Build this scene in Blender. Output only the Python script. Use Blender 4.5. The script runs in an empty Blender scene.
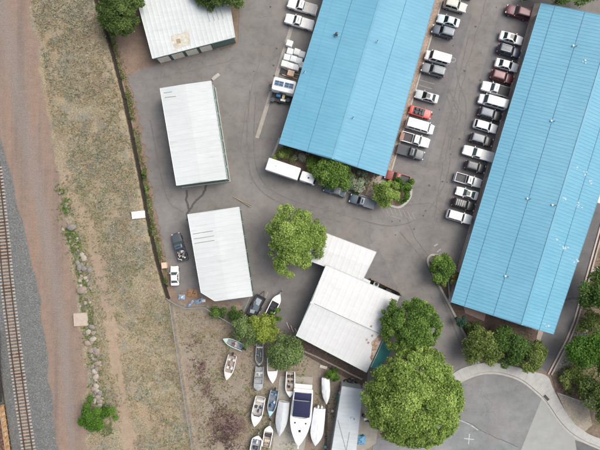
import bpy, bmesh, math, random
import numpy as np
random.seed(7); RNG = np.random.default_rng(11)
SC = bpy.context.scene
COL = SC.collection
S = 0.2            # metres of ground per photograph pixel
H = 90.0           # height of the drone
R = math.radians

def at(px, py, h=0.0):
    k = S*(H-h)/H
    return ((px-300)*k, (225-py)*k)
def pts(lst, h=0.0): return [at(p[0], p[1], h) for p in lst]

# ------------------------------------------------------------------ materials
MC = {}
def nodes_of(name):
    m = bpy.data.materials.new(name); m.use_nodes = True
    nt = m.node_tree
    return m, nt, nt.nodes['Principled BSDF']
def N(nt, t, **kw):
    n = nt.nodes.new(t)
    for k, v in kw.items(): setattr(n, k, v)
    return n
def noise(nt, vec, scale, detail=4, rough=.55):
    n = N(nt, 'ShaderNodeTexNoise'); n.inputs['Scale'].default_value = scale
    n.inputs['Detail'].default_value = detail; n.inputs['Roughness'].default_value = rough
    nt.links.new(vec, n.inputs['Vector']); return n.outputs['Fac']
def ramp(nt, fac, stops, interp='LINEAR'):
    r = N(nt, 'ShaderNodeValToRGB'); r.color_ramp.interpolation = interp
    els = r.color_ramp.elements
    while len(els) < len(stops): els.new(.5)
    for e, (p, c) in zip(els, stops):
        e.position = p; e.color = (c, c, c, 1) if isinstance(c, (int, float)) else (*c[:3], 1)
    nt.links.new(fac, r.inputs['Fac']); return r.outputs['Color']
def mix(nt, fac, a, b, mode='MIX'):
    n = N(nt, 'ShaderNodeMix', data_type='RGBA', blend_type=mode)
    for sock, v in ((n.inputs[0], fac), (n.inputs[6], a), (n.inputs[7], b)):
        if isinstance(v, (int, float)): sock.default_value = v if sock == n.inputs[0] else (v, v, v, 1)
        elif isinstance(v, tuple): sock.default_value = (*v[:3], 1)
        else: nt.links.new(v, sock)
    return n.outputs[2]
def math_(nt, op, a, b=0.0, clamp=False):
    n = N(nt, 'ShaderNodeMath', operation=op, use_clamp=clamp)
    for i, v in enumerate((a, b)):
        if isinstance(v, (int, float)): n.inputs[i].default_value = v
        else: nt.links.new(v, n.inputs[i])
    return n.outputs[0]
def pos(nt):
    return N(nt, 'ShaderNodeNewGeometry').outputs['Position']
def bump(nt, b, height, strength=.4, dist=.05):
    n = N(nt, 'ShaderNodeBump'); n.inputs['Strength'].default_value = strength; n.inputs['Distance'].default_value = dist
    nt.links.new(height, n.inputs['Height']); nt.links.new(n.outputs['Normal'], b.inputs['Normal'])

def M(name, col, rough=.6, var=.12, scale=1.5, metal=0.0, coat=0.0, bmp=0.0, bscale=8, dirt=None, dirt_amt=.5, dscale=.8, dth=.58):
    """simple painted / natural surface with two scales of mottling and optional dirt"""
    if name in MC: return MC[name]
    m, nt, b = nodes_of(name); p = pos(nt)
    f = noise(nt, p, scale, 6, .65)
    lo = tuple(c*(1-var) for c in col); hi = tuple(min(c*(1+var), .95) for c in col)
    c = ramp(nt, f, [(.3, lo), (.7, hi)])
    if dirt is not None:
        g = ramp(nt, noise(nt, p, dscale, 8, .7), [(dth-.08, 0.0), (dth+.12, 1.0)])
        g2 = math_(nt, 'MULTIPLY', g, dirt_amt)
        c = mix(nt, g2, c, dirt)
    nt.links.new(c, b.inputs['Base Color'])
    b.inputs['Roughness'].default_value = rough; b.inputs['Metallic'].default_value = metal
    b.inputs['Coat Weight'].default_value = coat; b.inputs['Coat Roughness'].default_value = .08
    if bmp: bump(nt, b, noise(nt, p, bscale, 5, .6), bmp)
    MC[name] = m; return m
def paint(name, col):   # vehicle paint
    return M('paint_'+name, col, .42, .06, 3, coat=.35, dirt=tuple(c*.6+.06 for c in col), dirt_amt=.25, dscale=2.2)

GLASS = M('glass_dark', (.012, .018, .018), .06, .1, 2)
GLASS2 = M('glass_green', (.05, .075, .07), .08, .1, 2)
RUBBER = M('rubber', (.018, .018, .018), .8, .2, 9)
ALLOY = M('alloy', (.4, .41, .42), .35, .1, 9, metal=.7)
CHROME = M('galvanised', (.42, .44, .45), .42, .15, 6, metal=.6)
BLACKP = M('black_plastic', (.02, .02, .022), .5, .2, 6)
LAMPW = M('headlamp', (.65, .67, .68), .15, .05, 6)
LAMPR = M('taillamp', (.3, .015, .015), .2, .1, 6)
WHITEP = M('white_gelcoat', (.74, .74, .72), .35, .05, 3, coat=.2, dirt=(.45, .42, .36), dirt_amt=.35, dscale=2.5)
CONCRETE = M('concrete', (.36, .345, .31), .85, .14, .9, bmp=.2, bscale=30, dirt=(.22, .2, .175), dirt_amt=.5, dscale=.7)
WOOD = M('weathered_wood', (.3, .23, .16), .8, .3, 6, bmp=.2)
TANWOOD = M('tan_wood', (.5, .36, .24), .8, .2, 5)

# ------------------------------------------------------------------ mesh helpers
class MB:
    def __init__(s): s.v = []; s.f = []; s.mi = []
    def add(s, verts, faces, mi=0):
        o = len(s.v); s.v += [tuple(map(float, v)) for v in verts]
        s.f += [tuple(i+o for i in f) for f in faces]; s.mi += [mi]*len(faces); return s
    def box(s, c, d, rz=0, mi=0, top=None):
        """box centred at c with size d; top=(sx,sy) scales the upper face"""
        x, y, z = (q/2 for q in d); tx, ty = top or (1, 1)
        cs, sn = math.cos(rz), math.sin(rz); vs = []
        for (sx, sy, sz) in ((-1,-1,-1),(1,-1,-1),(1,1,-1),(-1,1,-1),(-1,-1,1),(1,-1,1),(1,1,1),(-1,1,1)):
            a, b = sx*x*(tx if sz > 0 else 1), sy*y*(ty if sz > 0 else 1)
            vs.append((c[0]+a*cs-b*sn, c[1]+a*sn+b*cs, c[2]+sz*z))
        return s.add(vs, [(0,3,2,1),(4,5,6,7),(0,1,5,4),(1,2,6,5),(2,3,7,6),(3,0,4,7)], mi)
    def prism(s, poly, z0, z1, mi=0):
        n = len(poly)
        a = sum(poly[i][0]*poly[(i+1)%n][1]-poly[(i+1)%n][0]*poly[i][1] for i in range(n))
        if a < 0: poly = poly[::-1]
        vs = [(p[0], p[1], z0) for p in poly]+[(p[0], p[1], z1) for p in poly]
        fs = [tuple(range(n-1, -1, -1)), tuple(range(n, 2*n))]+[(i, (i+1)%n, n+(i+1)%n, n+i) for i in range(n)]
        return s.add(vs, fs, mi)
    def tube(s, path, r, n=8, mi=0, caps=True):
        rings = []; P = [np.array(p, float) for p in path]
        rr = r if isinstance(r, (list, tuple)) else [r]*len(P)
        for i, p in enumerate(P):
            d = (P[min(i+1, len(P)-1)]-P[max(i-1, 0)]); d = d/(np.linalg.norm(d)+1e-9)
            up = np.array((0, 0, 1.)) if abs(d[2]) < .9 else np.array((1., 0, 0))
            a = np.cross(d, up); a /= np.linalg.norm(a); b = np.cross(d, a)
            rings.append([p+rr[i]*(math.cos(t)*a+math.sin(t)*b) for t in np.linspace(0, 2*math.pi, n, endpoint=False)])
        vs = [v for ring in rings for v in ring]; fs = []
        for i in range(len(P)-1):
            for j in range(n): fs.append((i*n+j, i*n+(j+1)%n, (i+1)*n+(j+1)%n, (i+1)*n+j))
        if caps: fs += [tuple(range(n-1, -1, -1)), tuple(range((len(P)-1)*n, len(P)*n))]
        return s.add(vs, [f[::-1] for f in fs], mi)
    def rings(s, rl, cap0=True, cap1=True, mi=0):
        """skin a list of equal-length closed rings"""
        n = len(rl[0]); vs = [v for r in rl for v in r]; fs = []
        for i in range(len(rl)-1):
            for j in range(n): fs.append((i*n+j, i*n+(j+1)%n, (i+1)*n+(j+1)%n, (i+1)*n+j))
        if cap0: fs.append(tuple(range(n-1, -1, -1)))
        if cap1: fs.append(tuple(range((len(rl)-1)*n, len(rl)*n)))
        return s.add(vs, fs, mi)
    def grid(s, rows, mi=0):
        n = len(rows[0]); vs = [v for r in rows for v in r]
        return s.add(vs, [(i*n+j, i*n+j+1, (i+1)*n+j+1, (i+1)*n+j) for i in range(len(rows)-1) for j in range(n-1)], mi)
    def slab(s, q, th=.02, off=.008, mi=0, out=None):
        """thin pane on four corners, proud of the surface by off"""
        q = [np.array(p, float) for p in q]; n = np.cross(q[1]-q[0], q[3]-q[0]); n /= np.linalg.norm(n)
        if out is not None and np.dot(n, out) < 0: n = -n
        return s.add([p+n*off for p in q]+[p-n*(th-off) for p in q], [(0,1,2,3),(7,6,5,4),(0,4,5,1),(1,5,6,2),(2,6,7,3),(3,7,4,0)], mi)
    def blob(s, c, r, seed=0, n=1, jit=.25, mi=0, flat=0.0):
        bm = bmesh.new(); bmesh.ops.create_icosphere(bm, subdivisions=n, radius=1)
        rg = random.Random(seed); vs = []
        for v in bm.verts:
            k = 1+rg.uniform(-jit, jit); z = v.co.z*k
            if z < 0: z *= (1-flat)
            vs.append((c[0]+v.co.x*k*r[0], c[1]+v.co.y*k*r[1], c[2]+z*r[2]))
        fs = [tuple(v.index for v in f.verts) for f in bm.faces]; bm.free()
        return s.add(vs, fs, mi)
    def build(s, name, mats, parent=None, smooth=None, loc=None):
        me = bpy.data.meshes.new(name); me.from_pydata(s.v, [], s.f)
        for m in (mats if isinstance(mats, (list, tuple)) else [mats]): me.materials.append(m)
        me.polygons.foreach_set('material_index', s.mi)
        bm = bmesh.new(); bm.from_mesh(me); bmesh.ops.recalc_face_normals(bm, faces=bm.faces); bm.to_mesh(me); bm.free()
        if smooth is not None:
            me.polygons.foreach_set('use_smooth', [True]*len(me.polygons)); me.set_sharp_from_angle(angle=R(smooth))
        me.update()
        o = bpy.data.objects.new(name, me); COL.objects.link(o)
        if parent: o.parent = parent
        if loc: o.location = loc
        return o

def tag(o, label=None, cat=None, group=None, kind=None):
    if label: o['label'] = label
    if cat: o['category'] = cat
    if group: o['group'] = group
    if kind: o['kind'] = kind
    return o
def thing(name, label, cat, loc=(0,0,0), rz=0, group=None):
    o = bpy.data.objects.new(name, None); COL.objects.link(o); o.location = loc; o.rotation_euler = (0, 0, rz)
    o.empty_display_size = .3
    return tag(o, label, cat, group)
def copy_tree(o, parent=None):
    c = o.copy(); COL.objects.link(c)
    if parent: c.parent = parent
    for ch in [k for k in COL.objects if k.parent == o]: copy_tree(ch, c)
    return c
def offset(path, d, closed=False):
    P = [np.array(p[:2], float) for p in path]; n = len(P); out = []
    for i in range(n):
        a = P[i-1] if (i > 0 or closed) else None; b = P[(i+1) % n] if (i < n-1 or closed) else None
        ns = []
        if a is not None: t = P[i]-a; ns.append(np.array((-t[1], t[0]))/np.linalg.norm(t))
        if b is not None: t = b-P[i]; ns.append(np.array((-t[1], t[0]))/np.linalg.norm(t))
        m = sum(ns); m = m/(np.linalg.norm(m)+1e-9)
        out.append(tuple(P[i]+m*d/max(.4, float(np.dot(m, ns[0])))))
    return out
def ribbon(mb, path, w, z0, z1, mi=0, closed=False):
    """a kerb / strip of width w along a path"""
    L_ = offset(path, w/2, closed); R_ = offset(path, -w/2, closed); n = len(path)
    rl = [[(*R_[i], z0), (*L_[i], z0), (*L_[i], z1), (*R_[i], z1)] for i in range(n)]
    if closed: rl.append(rl[0])
    return mb.rings(rl, not closed, not closed, mi)
def jitter_path(path, step=.8, amp=.15, seed=1, closed=False):
    rg = random.Random(seed); out = []; P = list(path)+([path[0]] if closed else [])
    for a, b in zip(P[:-1], P[1:]):
        d = math.dist(a, b); k = max(1, int(d/step))
        for i in range(k):
            t = i/k; j = 0 if i == 0 else amp
            out.append((a[0]+(b[0]-a[0])*t+rg.gauss(0, j), a[1]+(b[1]-a[1])*t+rg.gauss(0, j)))
    if not closed: out.append(P[-1])
    return out
def smooth_path(path, k=6):
    """Catmull-Rom"""
    P = [np.array(p, float) for p in path]; P = [2*P[0]-P[1]]+P+[2*P[-1]-P[-2]]; out = []
    for i in range(1, len(P)-2):
        for t in np.linspace(0, 1, k, endpoint=False):
            out.append(tuple(.5*((2*P[i])+(-P[i-1]+P[i+1])*t+(2*P[i-1]-5*P[i]+4*P[i+1]-P[i+2])*t*t+(-P[i-1]+3*P[i]-3*P[i+1]+P[i+2])*t**3)))
    out.append(tuple(P[-2])); return out
def sheet(name, poly, z, mat, **kw):
    mb = MB(); mb.add([(p[0], p[1], z) for p in poly], [tuple(range(len(poly)))])
    o = mb.build(name, mat)
    bm = bmesh.new(); bm.from_mesh(o.data); bmesh.ops.triangulate(bm, faces=bm.faces)
    for f in bm.faces:
        if f.normal.z < 0: f.normal_flip()
    bm.to_mesh(o.data); bm.free()
    return tag(o, **kw)

# ------------------------------------------------------------------ value noise for the terrain
def vnoise(x, y, seed=0):
    xi = np.floor(x).astype(int); yi = np.floor(y).astype(int); fx = x-xi; fy = y-yi
    fx = fx*fx*(3-2*fx); fy = fy*fy*(3-2*fy)
    def h(a, b):
        n = (a*374761393 + b*668265263 + seed*1442695) & 0x7fffffff
        n = ((n ^ (n >> 13))*1274126177) & 0x7fffffff
        return ((n ^ (n >> 16)) & 0xffff)/65535.
    return (h(xi, yi)*(1-fx)+h(xi+1, yi)*fx)*(1-fy)+(h(xi, yi+1)*(1-fx)+h(xi+1, yi+1)*fx)*fy
def fbm(x, y, seed=0, o=4):
    t = 0; a = .5
    for i in range(o): t = t+a*vnoise(x*2**i, y*2**i, seed+i*17); a *= .5
    return t
def sstep(a, b, x): t = np.clip((x-a)/(b-a), 0, 1); return t*t*(3-2*t)
def pdist(X, Y, path):
    d = np.full(X.shape, 1e9)
    for (ax, ay), (bx, by) in zip(path[:-1], path[1:]):
        vx, vy = bx-ax, by-ay; t = np.clip(((X-ax)*vx+(Y-ay)*vy)/(vx*vx+vy*vy), 0, 1)
        d = np.minimum(d, np.hypot(X-ax-t*vx, Y-ay-t*vy))
    return d
YS = [-120, -60, 0, 50, 100, 150, 190, 224, 260, 285, 300, 336, 375, 450, 560]
XE = [62, 80, 97, 113, 126, 136, 144, 150, 158, 165, 170, 177, 183, 195, 212]    # foot of the embankment / yard fence
def xe(y): return np.interp(y, YS, XE)
def xb(y): return np.interp(y, [-120, -60, 100, 130, 180, 224, 290, 336, 400, 450, 560], [-50, -34, -7, 0, 11, 24, 38, 45, 52, 58, 74])
def xr(y): return np.interp(y, [-120, -60, 0, 50, 100, 150, 200, 260, 340, 400, 450, 560], [5, 15, 27, 37, 45, 53, 61, 71, 82, 86, 84, 95])
ROCKS = [(56, 160), (61, 185), (66, 215), (73, 235), (81, 260), (85, 290), (88, 330), (94, 350), (97, 380), (98, 402), (106, 430)]
PATH = [(58, 140), (72, 195), (90, 224), (98, 260), (107, 300), (113, 340), (120, 390), (130, 450), (136, 500)]
def ground_z(px, py):
    """height of the ground under pixel coordinates (arrays)"""
    e = xe(py); r = xr(py)
    up = 1.3*(1-sstep(285, 330, py))+.12
    t = sstep(0, 1, (px-r)/(e-r))
    z = up*t*(1-sstep(e-2.2, e+.3, px))
    bl = 1-sstep(xb(py)-14, xb(py)+2, px)
    z = z+.22*bl
    n = fbm(px*.09, py*.09, 3, 4)-.47
    wild = (1-sstep(e-3, e, px))*sstep(r-12, r+6, px)
    z = z+n*(.35*wild+.06*(1-wild)*(px < e))+.03
    yard = sstep(e, e+3, px)
    return z*(1-yard)+yard*(-.03+(n*.05-.02))

# ------------------------------------------------------------------ ground
def ground_material():
    m, nt, b = nodes_of('bare_ground'); p = pos(nt)
    A = N(nt, 'ShaderNodeAttribute', attribute_name='zone_a'); B = N(nt, 'ShaderNodeAttribute', attribute_name='zone_b')
    sa = N(nt, 'ShaderNodeSeparateColor'); nt.links.new(A.outputs['Color'], sa.inputs[0])
    sb = N(nt, 'ShaderNodeSeparateColor'); nt.links.new(B.outputs['Color'], sb.inputs[0])
    big = noise(nt, p, .12, 4); mid = noise(nt, p, .7, 6, .7); fine = noise(nt, p, 4.2, 6, .8); grit = noise(nt, p, 16, 3, .8)
    def edge(w):   # roughen a zone border
        w2 = math_(nt, 'ADD', w, math_(nt, 'MULTIPLY', math_(nt, 'SUBTRACT', mid, .5), .75))
        w3 = math_(nt, 'ADD', w2, math_(nt, 'MULTIPLY', math_(nt, 'SUBTRACT', fine, .5), .35))
        return ramp(nt, w3, [(.38, 0.0), (.62, 1.0)])
    soil = ramp(nt, mid, [(.3, (.15, .105, .08)), (.5, (.23, .165, .125)), (.72, (.3, .22, .165))])
    soil = mix(nt, .5, soil, ramp(nt, fine, [(.3, (.12, .09, .07)), (.7, (.33, .25, .19))]))
    # dry grass
    g = ramp(nt, mid, [(.28, (.16, .12, .085)), (.42, (.27, .225, .145)), (.54, (.36, .31, .2)), (.7, (.29, .26, .18))])
    g = mix(nt, .72, g, ramp(nt, fine, [(.32, (.085, .07, .05)), (.45, (.195, .163, .11)), (.56, (.355, .305, .205)), (.68, (.48, .425, .315))]))
    gt = ramp(nt, noise(nt, p, .24, 6, .7), [(.5, 0.0), (.6, 1.0)])
    g = mix(nt, math_(nt, 'MULTIPLY', gt, .6), g, ramp(nt, fine, [(.3, (.22, .17, .115)), (.7, (.42, .34, .24))]))
    gg = ramp(nt, noise(nt, p, .31, 6, .7), [(.5, 0.0), (.6, 1.0)])
    g = mix(nt, math_(nt, 'MULTIPLY', gg, .68), g, ramp(nt, fine, [(.3, (.11, .108, .086)), (.7, (.3, .295, .25))]))
    go = ramp(nt, noise(nt, p, .17, 6, .7), [(.52, 0.0), (.63, 1.0)])
    g = mix(nt, math_(nt, 'MULTIPLY', go, .55), g, ramp(nt, fine, [(.3, (.22, .15, .1)), (.7, (.43, .31, .2))]))
    gs = ramp(nt, noise(nt, p, .21, 7, .75), [(.53, 0.0), (.61, 1.0)])
    g = mix(nt, math_(nt, 'MULTIPLY', gs, .6), g, ramp(nt, fine, [(.3, (.13, .095, .07)), (.7, (.3, .225, .165))]))
    gk = ramp(nt, noise(nt, p, .14, 6, .7), [(.54, 0.0), (.64, 1.0)])
    g = mix(nt, math_(nt, 'MULTIPLY', gk, .5), g, ramp(nt, fine, [(.3, (.12, .125, .1)), (.7, (.33, .335, .29))]))
    # compacted dirt road
    rd = ramp(nt, mid, [(.3, (.18, .13, .098)), (.55, (.245, .182, .138)), (.75, (.305, .228, .172))])
    rd = mix(nt, .5, rd, ramp(nt, fine, [(.3, (.15, .11, .088)), (.7, (.36, .275, .23))]))
    # wheel tracks run with the road: stretch a noise along it
    mp = N(nt, 'ShaderNodeMapping'); mp.inputs['Rotation'].default_value = (0, 0, R(-12)); mp.inputs['Scale'].default_value = (.45, .018, .1)
    nt.links.new(p, mp.inputs['Vector'])
    tr = ramp(nt, noise(nt, mp.outputs['Vector'], 1.0, 4, .6), [(.36, (.78, .8, .84)), (.52, (1, 1, 1)), (.68, (1.13, 1.0, .9))])
    rd = mix(nt, .85, rd, tr, 'MULTIPLY')
    rd = mix(nt, math_(nt, 'MULTIPLY', B.outputs['Alpha'], .75), rd, ramp(nt, fine, [(.3, (.17, .148, .134)), (.7, (.295, .258, .234))]))
    vor = N(nt, 'ShaderNodeTexVoronoi'); vor.inputs['Scale'].default_value = 7.5; nt.links.new(p, vor.inputs['Vector'])
    vsep = N(nt, 'ShaderNodeSeparateColor'); nt.links.new(vor.outputs['Color'], vsep.inputs[0])
    bal = ramp(nt, vsep.outputs[0], [(0, (.075, .078, .076)), (.5, (.132, .137, .132)), (.85, (.2, .203, .198)), (1, (.34, .335, .32))])
    bal = mix(nt, .5, bal, ramp(nt, mid, [(.3, (.11, .113, .11)), (.7, (.165, .168, .163))]))
    yard = ramp(nt, mid, [(.3, (.2, .16, .12)), (.5, (.285, .24, .185)), (.72, (.35, .305, .24))])
    yard = mix(nt, .55, yard, ramp(nt, fine, [(.3, (.13, .1, .078)), (.7, (.38, .335, .265))]))
    yard = mix(nt, math_(nt, 'MULTIPLY', ramp(nt, noise(nt, p, .3, 6, .7), [(.5, 0.0), (.62, 1.0)]), .45), yard, ramp(nt, fine, [(.3, (.14, .09, .07)), (.7, (.3, .21, .17))]))
    yg = ramp(nt, noise(nt, p, .35, 6, .65), [(.52, 0.0), (.68, 1.0)])
    yard = mix(nt, math_(nt, 'MULTIPLY', yg, .4), yard, (.13, .13, .075))
    red = ramp(nt, fine, [(.3, (.1, .062, .058)), (.55, (.18, .12, .105)), (.75, (.28, .21, .175))])
    tan = ramp(nt, mid, [(.3, (.27, .2, .14)), (.6, (.36, .275, .195)), (.8, (.42, .33, .25))])
    tan = mix(nt, .4, tan, ramp(nt, fine, [(.3, (.22, .17, .12)), (.7, (.45, .36, .27))]))
    green = ramp(nt, fine, [(.3, (.05, .06, .03)), (.55, (.13, .14, .07)), (.75, (.25, .23, .15))])
    c = mix(nt, edge(sa.outputs[2]), soil, g)
    c = mix(nt, edge(A.outputs['Alpha']), c, yard)
    c = mix(nt, edge(sb.outputs[0]), c, tan)
    c = mix(nt, edge(sb.outputs[2]), c, green)
    c = mix(nt, edge(sb.outputs[1]), c, red)
    c = mix(nt, edge(sa.outputs[1]), c, rd)
    c = mix(nt, edge(sa.outputs[0]), c, bal)
    c = mix(nt, .5, c, ramp(nt, grit, [(.32, .5), (.5, 1.0), (.68, 1.35)]), 'MULTIPLY')
    nt.links.new(c, b.inputs['Base Color']); b.inputs['Roughness'].default_value = .95
    b.inputs['Specular IOR Level'].default_value = .1
    hgt = math_(nt, 'ADD', fine, math_(nt, 'MULTIPLY', grit, .6))
    bump(nt, b, hgt, .7, .12)
    return m
GROUND = ground_material()

def make_ground():
    res = .36; X0, X1, Y0, Y1 = -74., 74., -58., 58.
    nx = int((X1-X0)/res)+1; ny = int((Y1-Y0)/res)+1
    xs = np.linspace(X0, X1, nx); ys = np.linspace(Y0, Y1, ny)
    X, Y = np.meshgrid(xs, ys); PX = X/S+300; PY = 225-Y/S
    Z = ground_z(PX, PY)
    n1 = fbm(PX*.05, PY*.05, 9, 4)-.47; wob = n1*18
    e = xe(PY); r = xr(PY); bb = xb(PY)
    a = np.zeros((ny, nx, 4)); c = np.zeros((ny, nx, 4))
    a[..., 0] = 1-sstep(bb-6, bb+6, PX+wob*.4)
    a[..., 1] = (1-sstep(r-8, r+9, PX+wob*.9))
    west = 1-sstep(e-1.5, e+1.5, PX)
    a[..., 2] = west
    yard = sstep(e-1, e+2, PX)*sstep(296, 312, PY+wob*.4+(PX-220)*-.05)*(1-sstep(455, 475, PX))
    a[..., 3] = yard
    c[..., 0] = (1-sstep(3, 11, pdist(PX+wob*.4, PY, PATH)))*.85*sstep(130, 190, PY)
    dpur = np.hypot((PX-226)/21, (PY-436)/30)
    c[..., 1] = np.maximum(.58*(1-sstep(.3, 1.4, dpur+n1*2.6)), .6*(1-sstep(2, 12, pdist(PX, PY, [(196, 335), (203, 380), (216, 425)])))*sstep(.42, .6, fbm(PX*.12, PY*.12, 21)))
    gr = (1-sstep(4, 11, pdist(PX+wob*.3, PY, ROCKS)))*.8
    gr = gr*sstep(.3, .62, fbm(PX*.14, PY*.14, 91))*sstep(150, 225, PY)
    gr = np.maximum(gr, .8*(1-sstep(1.5, 7, np.abs(PX-e-2.5)))*(PY < 300)*sstep(.35, .6, fbm(PX*.1, PY*.1, 33)))
    gr = np.maximum(gr, .7*sstep(565, 575, PX)*sstep(195, 215, PY)*sstep(.35, .55, fbm(PX*.06, PY*.06, 41)))
    c[..., 2] = gr
    uu = (PX-bb)/(r-bb); c[..., 3] = np.clip(np.exp(-((uu-.5)/.17)**2)*.9+.7*np.exp(-((uu-.2)/.06)**2)*0+fbm(PX*.15, PY*.03, 61)*.5-.25, 0, 1)*(uu < 1.1)
    # outer skirt to the horizon
    idx = np.arange(nx*ny).reshape(ny, nx)
    faces = np.stack([idx[:-1, :-1], idx[:-1, 1:], idx[1:, 1:], idx[1:, :-1]], -1).reshape(-1, 4)
    fz = a.reshape(-1, 4)[faces].mean(1)
    V = np.stack([X, Y, Z], -1).reshape(-1, 3); AA = a.reshape(-1, 4); CC = c.reshape(-1, 4)
    def emit(name, sel, extra=None):
        f = faces[sel]; used, inv = np.unique(f, return_inverse=True); f2 = inv.reshape(-1, 4)
        v = V[used]; aa = AA[used]; cc = CC[used]
        vv = v.tolist(); ff = f2.tolist()
        if extra:
            o = len(vv); vv += extra[0]; ff += [tuple(i+o for i in q) for q in extra[1]]
            aa = np.concatenate([aa, np.array(extra[2])]); cc = np.concatenate([cc, np.zeros((len(extra[0]), 4))])
        me = bpy.data.meshes.new(name); me.from_pydata(vv, [], ff); me.materials.append(GROUND)
        for nm, arr in (('zone_a', aa), ('zone_b', cc)):
            at_ = me.attributes.new(nm, 'FLOAT_COLOR', 'POINT'); at_.data.foreach_set('color', np.ascontiguousarray(arr, dtype=np.float32).ravel())
        me.polygons.foreach_set('use_smooth', [True]*len(me.polygons)); me.update()
        ob = bpy.data.objects.new(name, me); COL.objects.link(ob); ob['kind'] = 'structure'; return ob
    B_ = 900.; q = [(X0, Y0), (X1, Y0), (X1, Y1), (X0, Y1)]; Q = [(-B_, -B_), (B_, -B_), (B_, B_), (-B_, B_)]
    ev = [(x, y, .0) for x, y in q]+[(x, y, .0) for x, y in Q]
    ef = [(i, 4+i, 4+(i+1) % 4, (i+1) % 4) for i in range(4)]
    ef = [f[::1] for f in ef]
    bal = fz[:, 0] > .5; road = (fz[:, 1] > .5) & ~bal
    emit('ground', ~(bal | road), (ev, ef, [(0, 0, 1, 0)]*8))
    emit('dirt_road', road); emit('railway_ballast', bal)
make_ground()

# ------------------------------------------------------------------ paved surfaces
def asphalt(name, base, var=.14, crack=.3, tint=(1, 1, 1)):
    m, nt, b = nodes_of(name); p = pos(nt)
    big = noise(nt, p, .09, 5, .6); mid = noise(nt, p, .55, 7, .7); fine = noise(nt, p, 6, 4, .8)
    c0 = tuple(base*(1-var)*t for t in tint); c1 = tuple(base*(1+var)*t for t in tint)
    c = ramp(nt, big, [(.34, c0), (.66, c1)])
    c = mix(nt, .75, c, ramp(nt, mid, [(.3, .76), (.5, 1.0), (.72, 1.18)]), 'MULTIPLY')
    c = mix(nt, .4, c, ramp(nt, fine, [(.3, .72), (.7, 1.26)]), 'MULTIPLY')
    # brown dust drifts
    d = ramp(nt, noise(nt, p, .16, 6, .65), [(.52, 0.0), (.7, 1.0)])
    c = mix(nt, math_(nt, 'MULTIPLY', d, .3), c, (base*1.25, base*1.0, base*.84))
    # oil spots
    st = ramp(nt, noise(nt, p, .9, 3, .5), [(.68, 0.0), (.78, 1.0)])
    c = mix(nt, math_(nt, 'MULTIPLY', st, .35), c, (base*.45, base*.43, base*.42))
    if crack:
        wv = N(nt, 'ShaderNodeVectorMath', operation='ADD'); nz = N(nt, 'ShaderNodeTexNoise'); nz.inputs['Scale'].default_value = .6; nz.inputs['Detail'].default_value = 5
        nt.links.new(p, nz.inputs['Vector']); sc = N(nt, 'ShaderNodeVectorMath', operation='SCALE'); sc.inputs['Scale'].default_value = 2.6
        nt.links.new(nz.outputs['Color'], sc.inputs[0]); nt.links.new(p, wv.inputs[0]); nt.links.new(sc.outputs[0], wv.inputs[1])
        v = N(nt, 'ShaderNodeTexVoronoi', feature='DISTANCE_TO_EDGE'); v.inputs['Scale'].default_value = .11
        nt.links.new(wv.outputs[0], v.inputs['Vector'])
        ck = ramp(nt, v.outputs['Distance'], [(.003, 1.0), (.012, 0.0)])
        gate = ramp(nt, noise(nt, p, .2, 3), [(.5, 0.0), (.66, 1.0)])
        c = mix(nt, math_(nt, 'MULTIPLY', math_(nt, 'MULTIPLY', ck, gate), crack), c, (base*.35, base*.34, base*.34))
    nt.links.new(c, b.inputs['Base Color']); b.inputs['Roughness'].default_value = .9; b.inputs['Specular IOR Level'].default_value = .15
    bump(nt, b, fine, .25, .03); return m
ASPHALT = asphalt('asphalt_old', .178, tint=(1, .94, .88))
ASPHALT_DK = asphalt('asphalt_dark', .125, tint=(1, .98, .97))
ASPHALT_CUL = asphalt('asphalt_court', .185, tint=(.98, 1, .985))
ASPHALT_PATCH = asphalt('asphalt_patch', .155, crack=0, tint=(1, .96, .95))
TAR = M('tar_seal', (.108, .102, .096), .8, .25, 2)
STAIN = M('oil_stain', (.075, .07, .068), .8, .3, 2)
WHITELINE = M('worn_white_line', (.3, .295, .28), .8, .2, 3, dirt=(.22, .21, .2), dirt_amt=.9, dscale=2.2, dth=.5)
PALECONC = M('pale_concrete', (.275, .28, .262), .85, .1, .5, dirt=(.22, .22, .21), dirt_amt=.4, dscale=.25)
SIDEW = M('sidewalk_concrete', (.36, .355, .33), .85, .1, .9, dirt=(.27, .26, .24), dirt_amt=.4, dscale=.6)
ROCKBED = M('rock_mulch', (.36, .27, .21), .95, .45, 5, bmp=1.0, bscale=5, dirt=(.2, .15, .12), dirt_amt=.7, dscale=3, dth=.5)
SOIL = M('bed_soil', (.115, .078, .06), .95, .4, 3, bmp=.8, bscale=5, dirt=(.05, .04, .03), dirt_amt=.6, dscale=1.5, dth=.5)
TANGRAVEL = M('tan_gravel', (.3, .26, .2), .95, .3, 4, bmp=.6, bscale=9, dirt=(.2, .165, .12), dirt_amt=.5, dscale=1.2)
GREYROCK = M('grey_rock_mulch', (.2, .185, .175), .95, .5, 4, bmp=1.0, bscale=4, dirt=(.09, .08, .075), dirt_amt=.7, dscale=3, dth=.5)

lot = [(127, 76), (150, 67), (238, 44), (242, -70), (640, -70), (660, 130), (636, 110), (603, 213), (572, 325), (547, 372), (478, 363), (460, 374),
       (380, 384), (365, 376), (296, 338), (284, 332), (262, 322), (246, 318), (243, 303), (225, 302), (200, 294), (176, 291), (168, 268), (164, 245), (157, 215), (149, 172), (141, 125)]
W = pts(lot); jag = jitter_path(W[11:]+W[:3], .7, .3, 5)
lotp = W[3:11]+jag
sheet('parking_lot', lotp, .0, ASPHALT, kind='structure')
def overlay(name, poly, z, mat): return sheet(name, pts(poly), z, mat, kind='structure')
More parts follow.
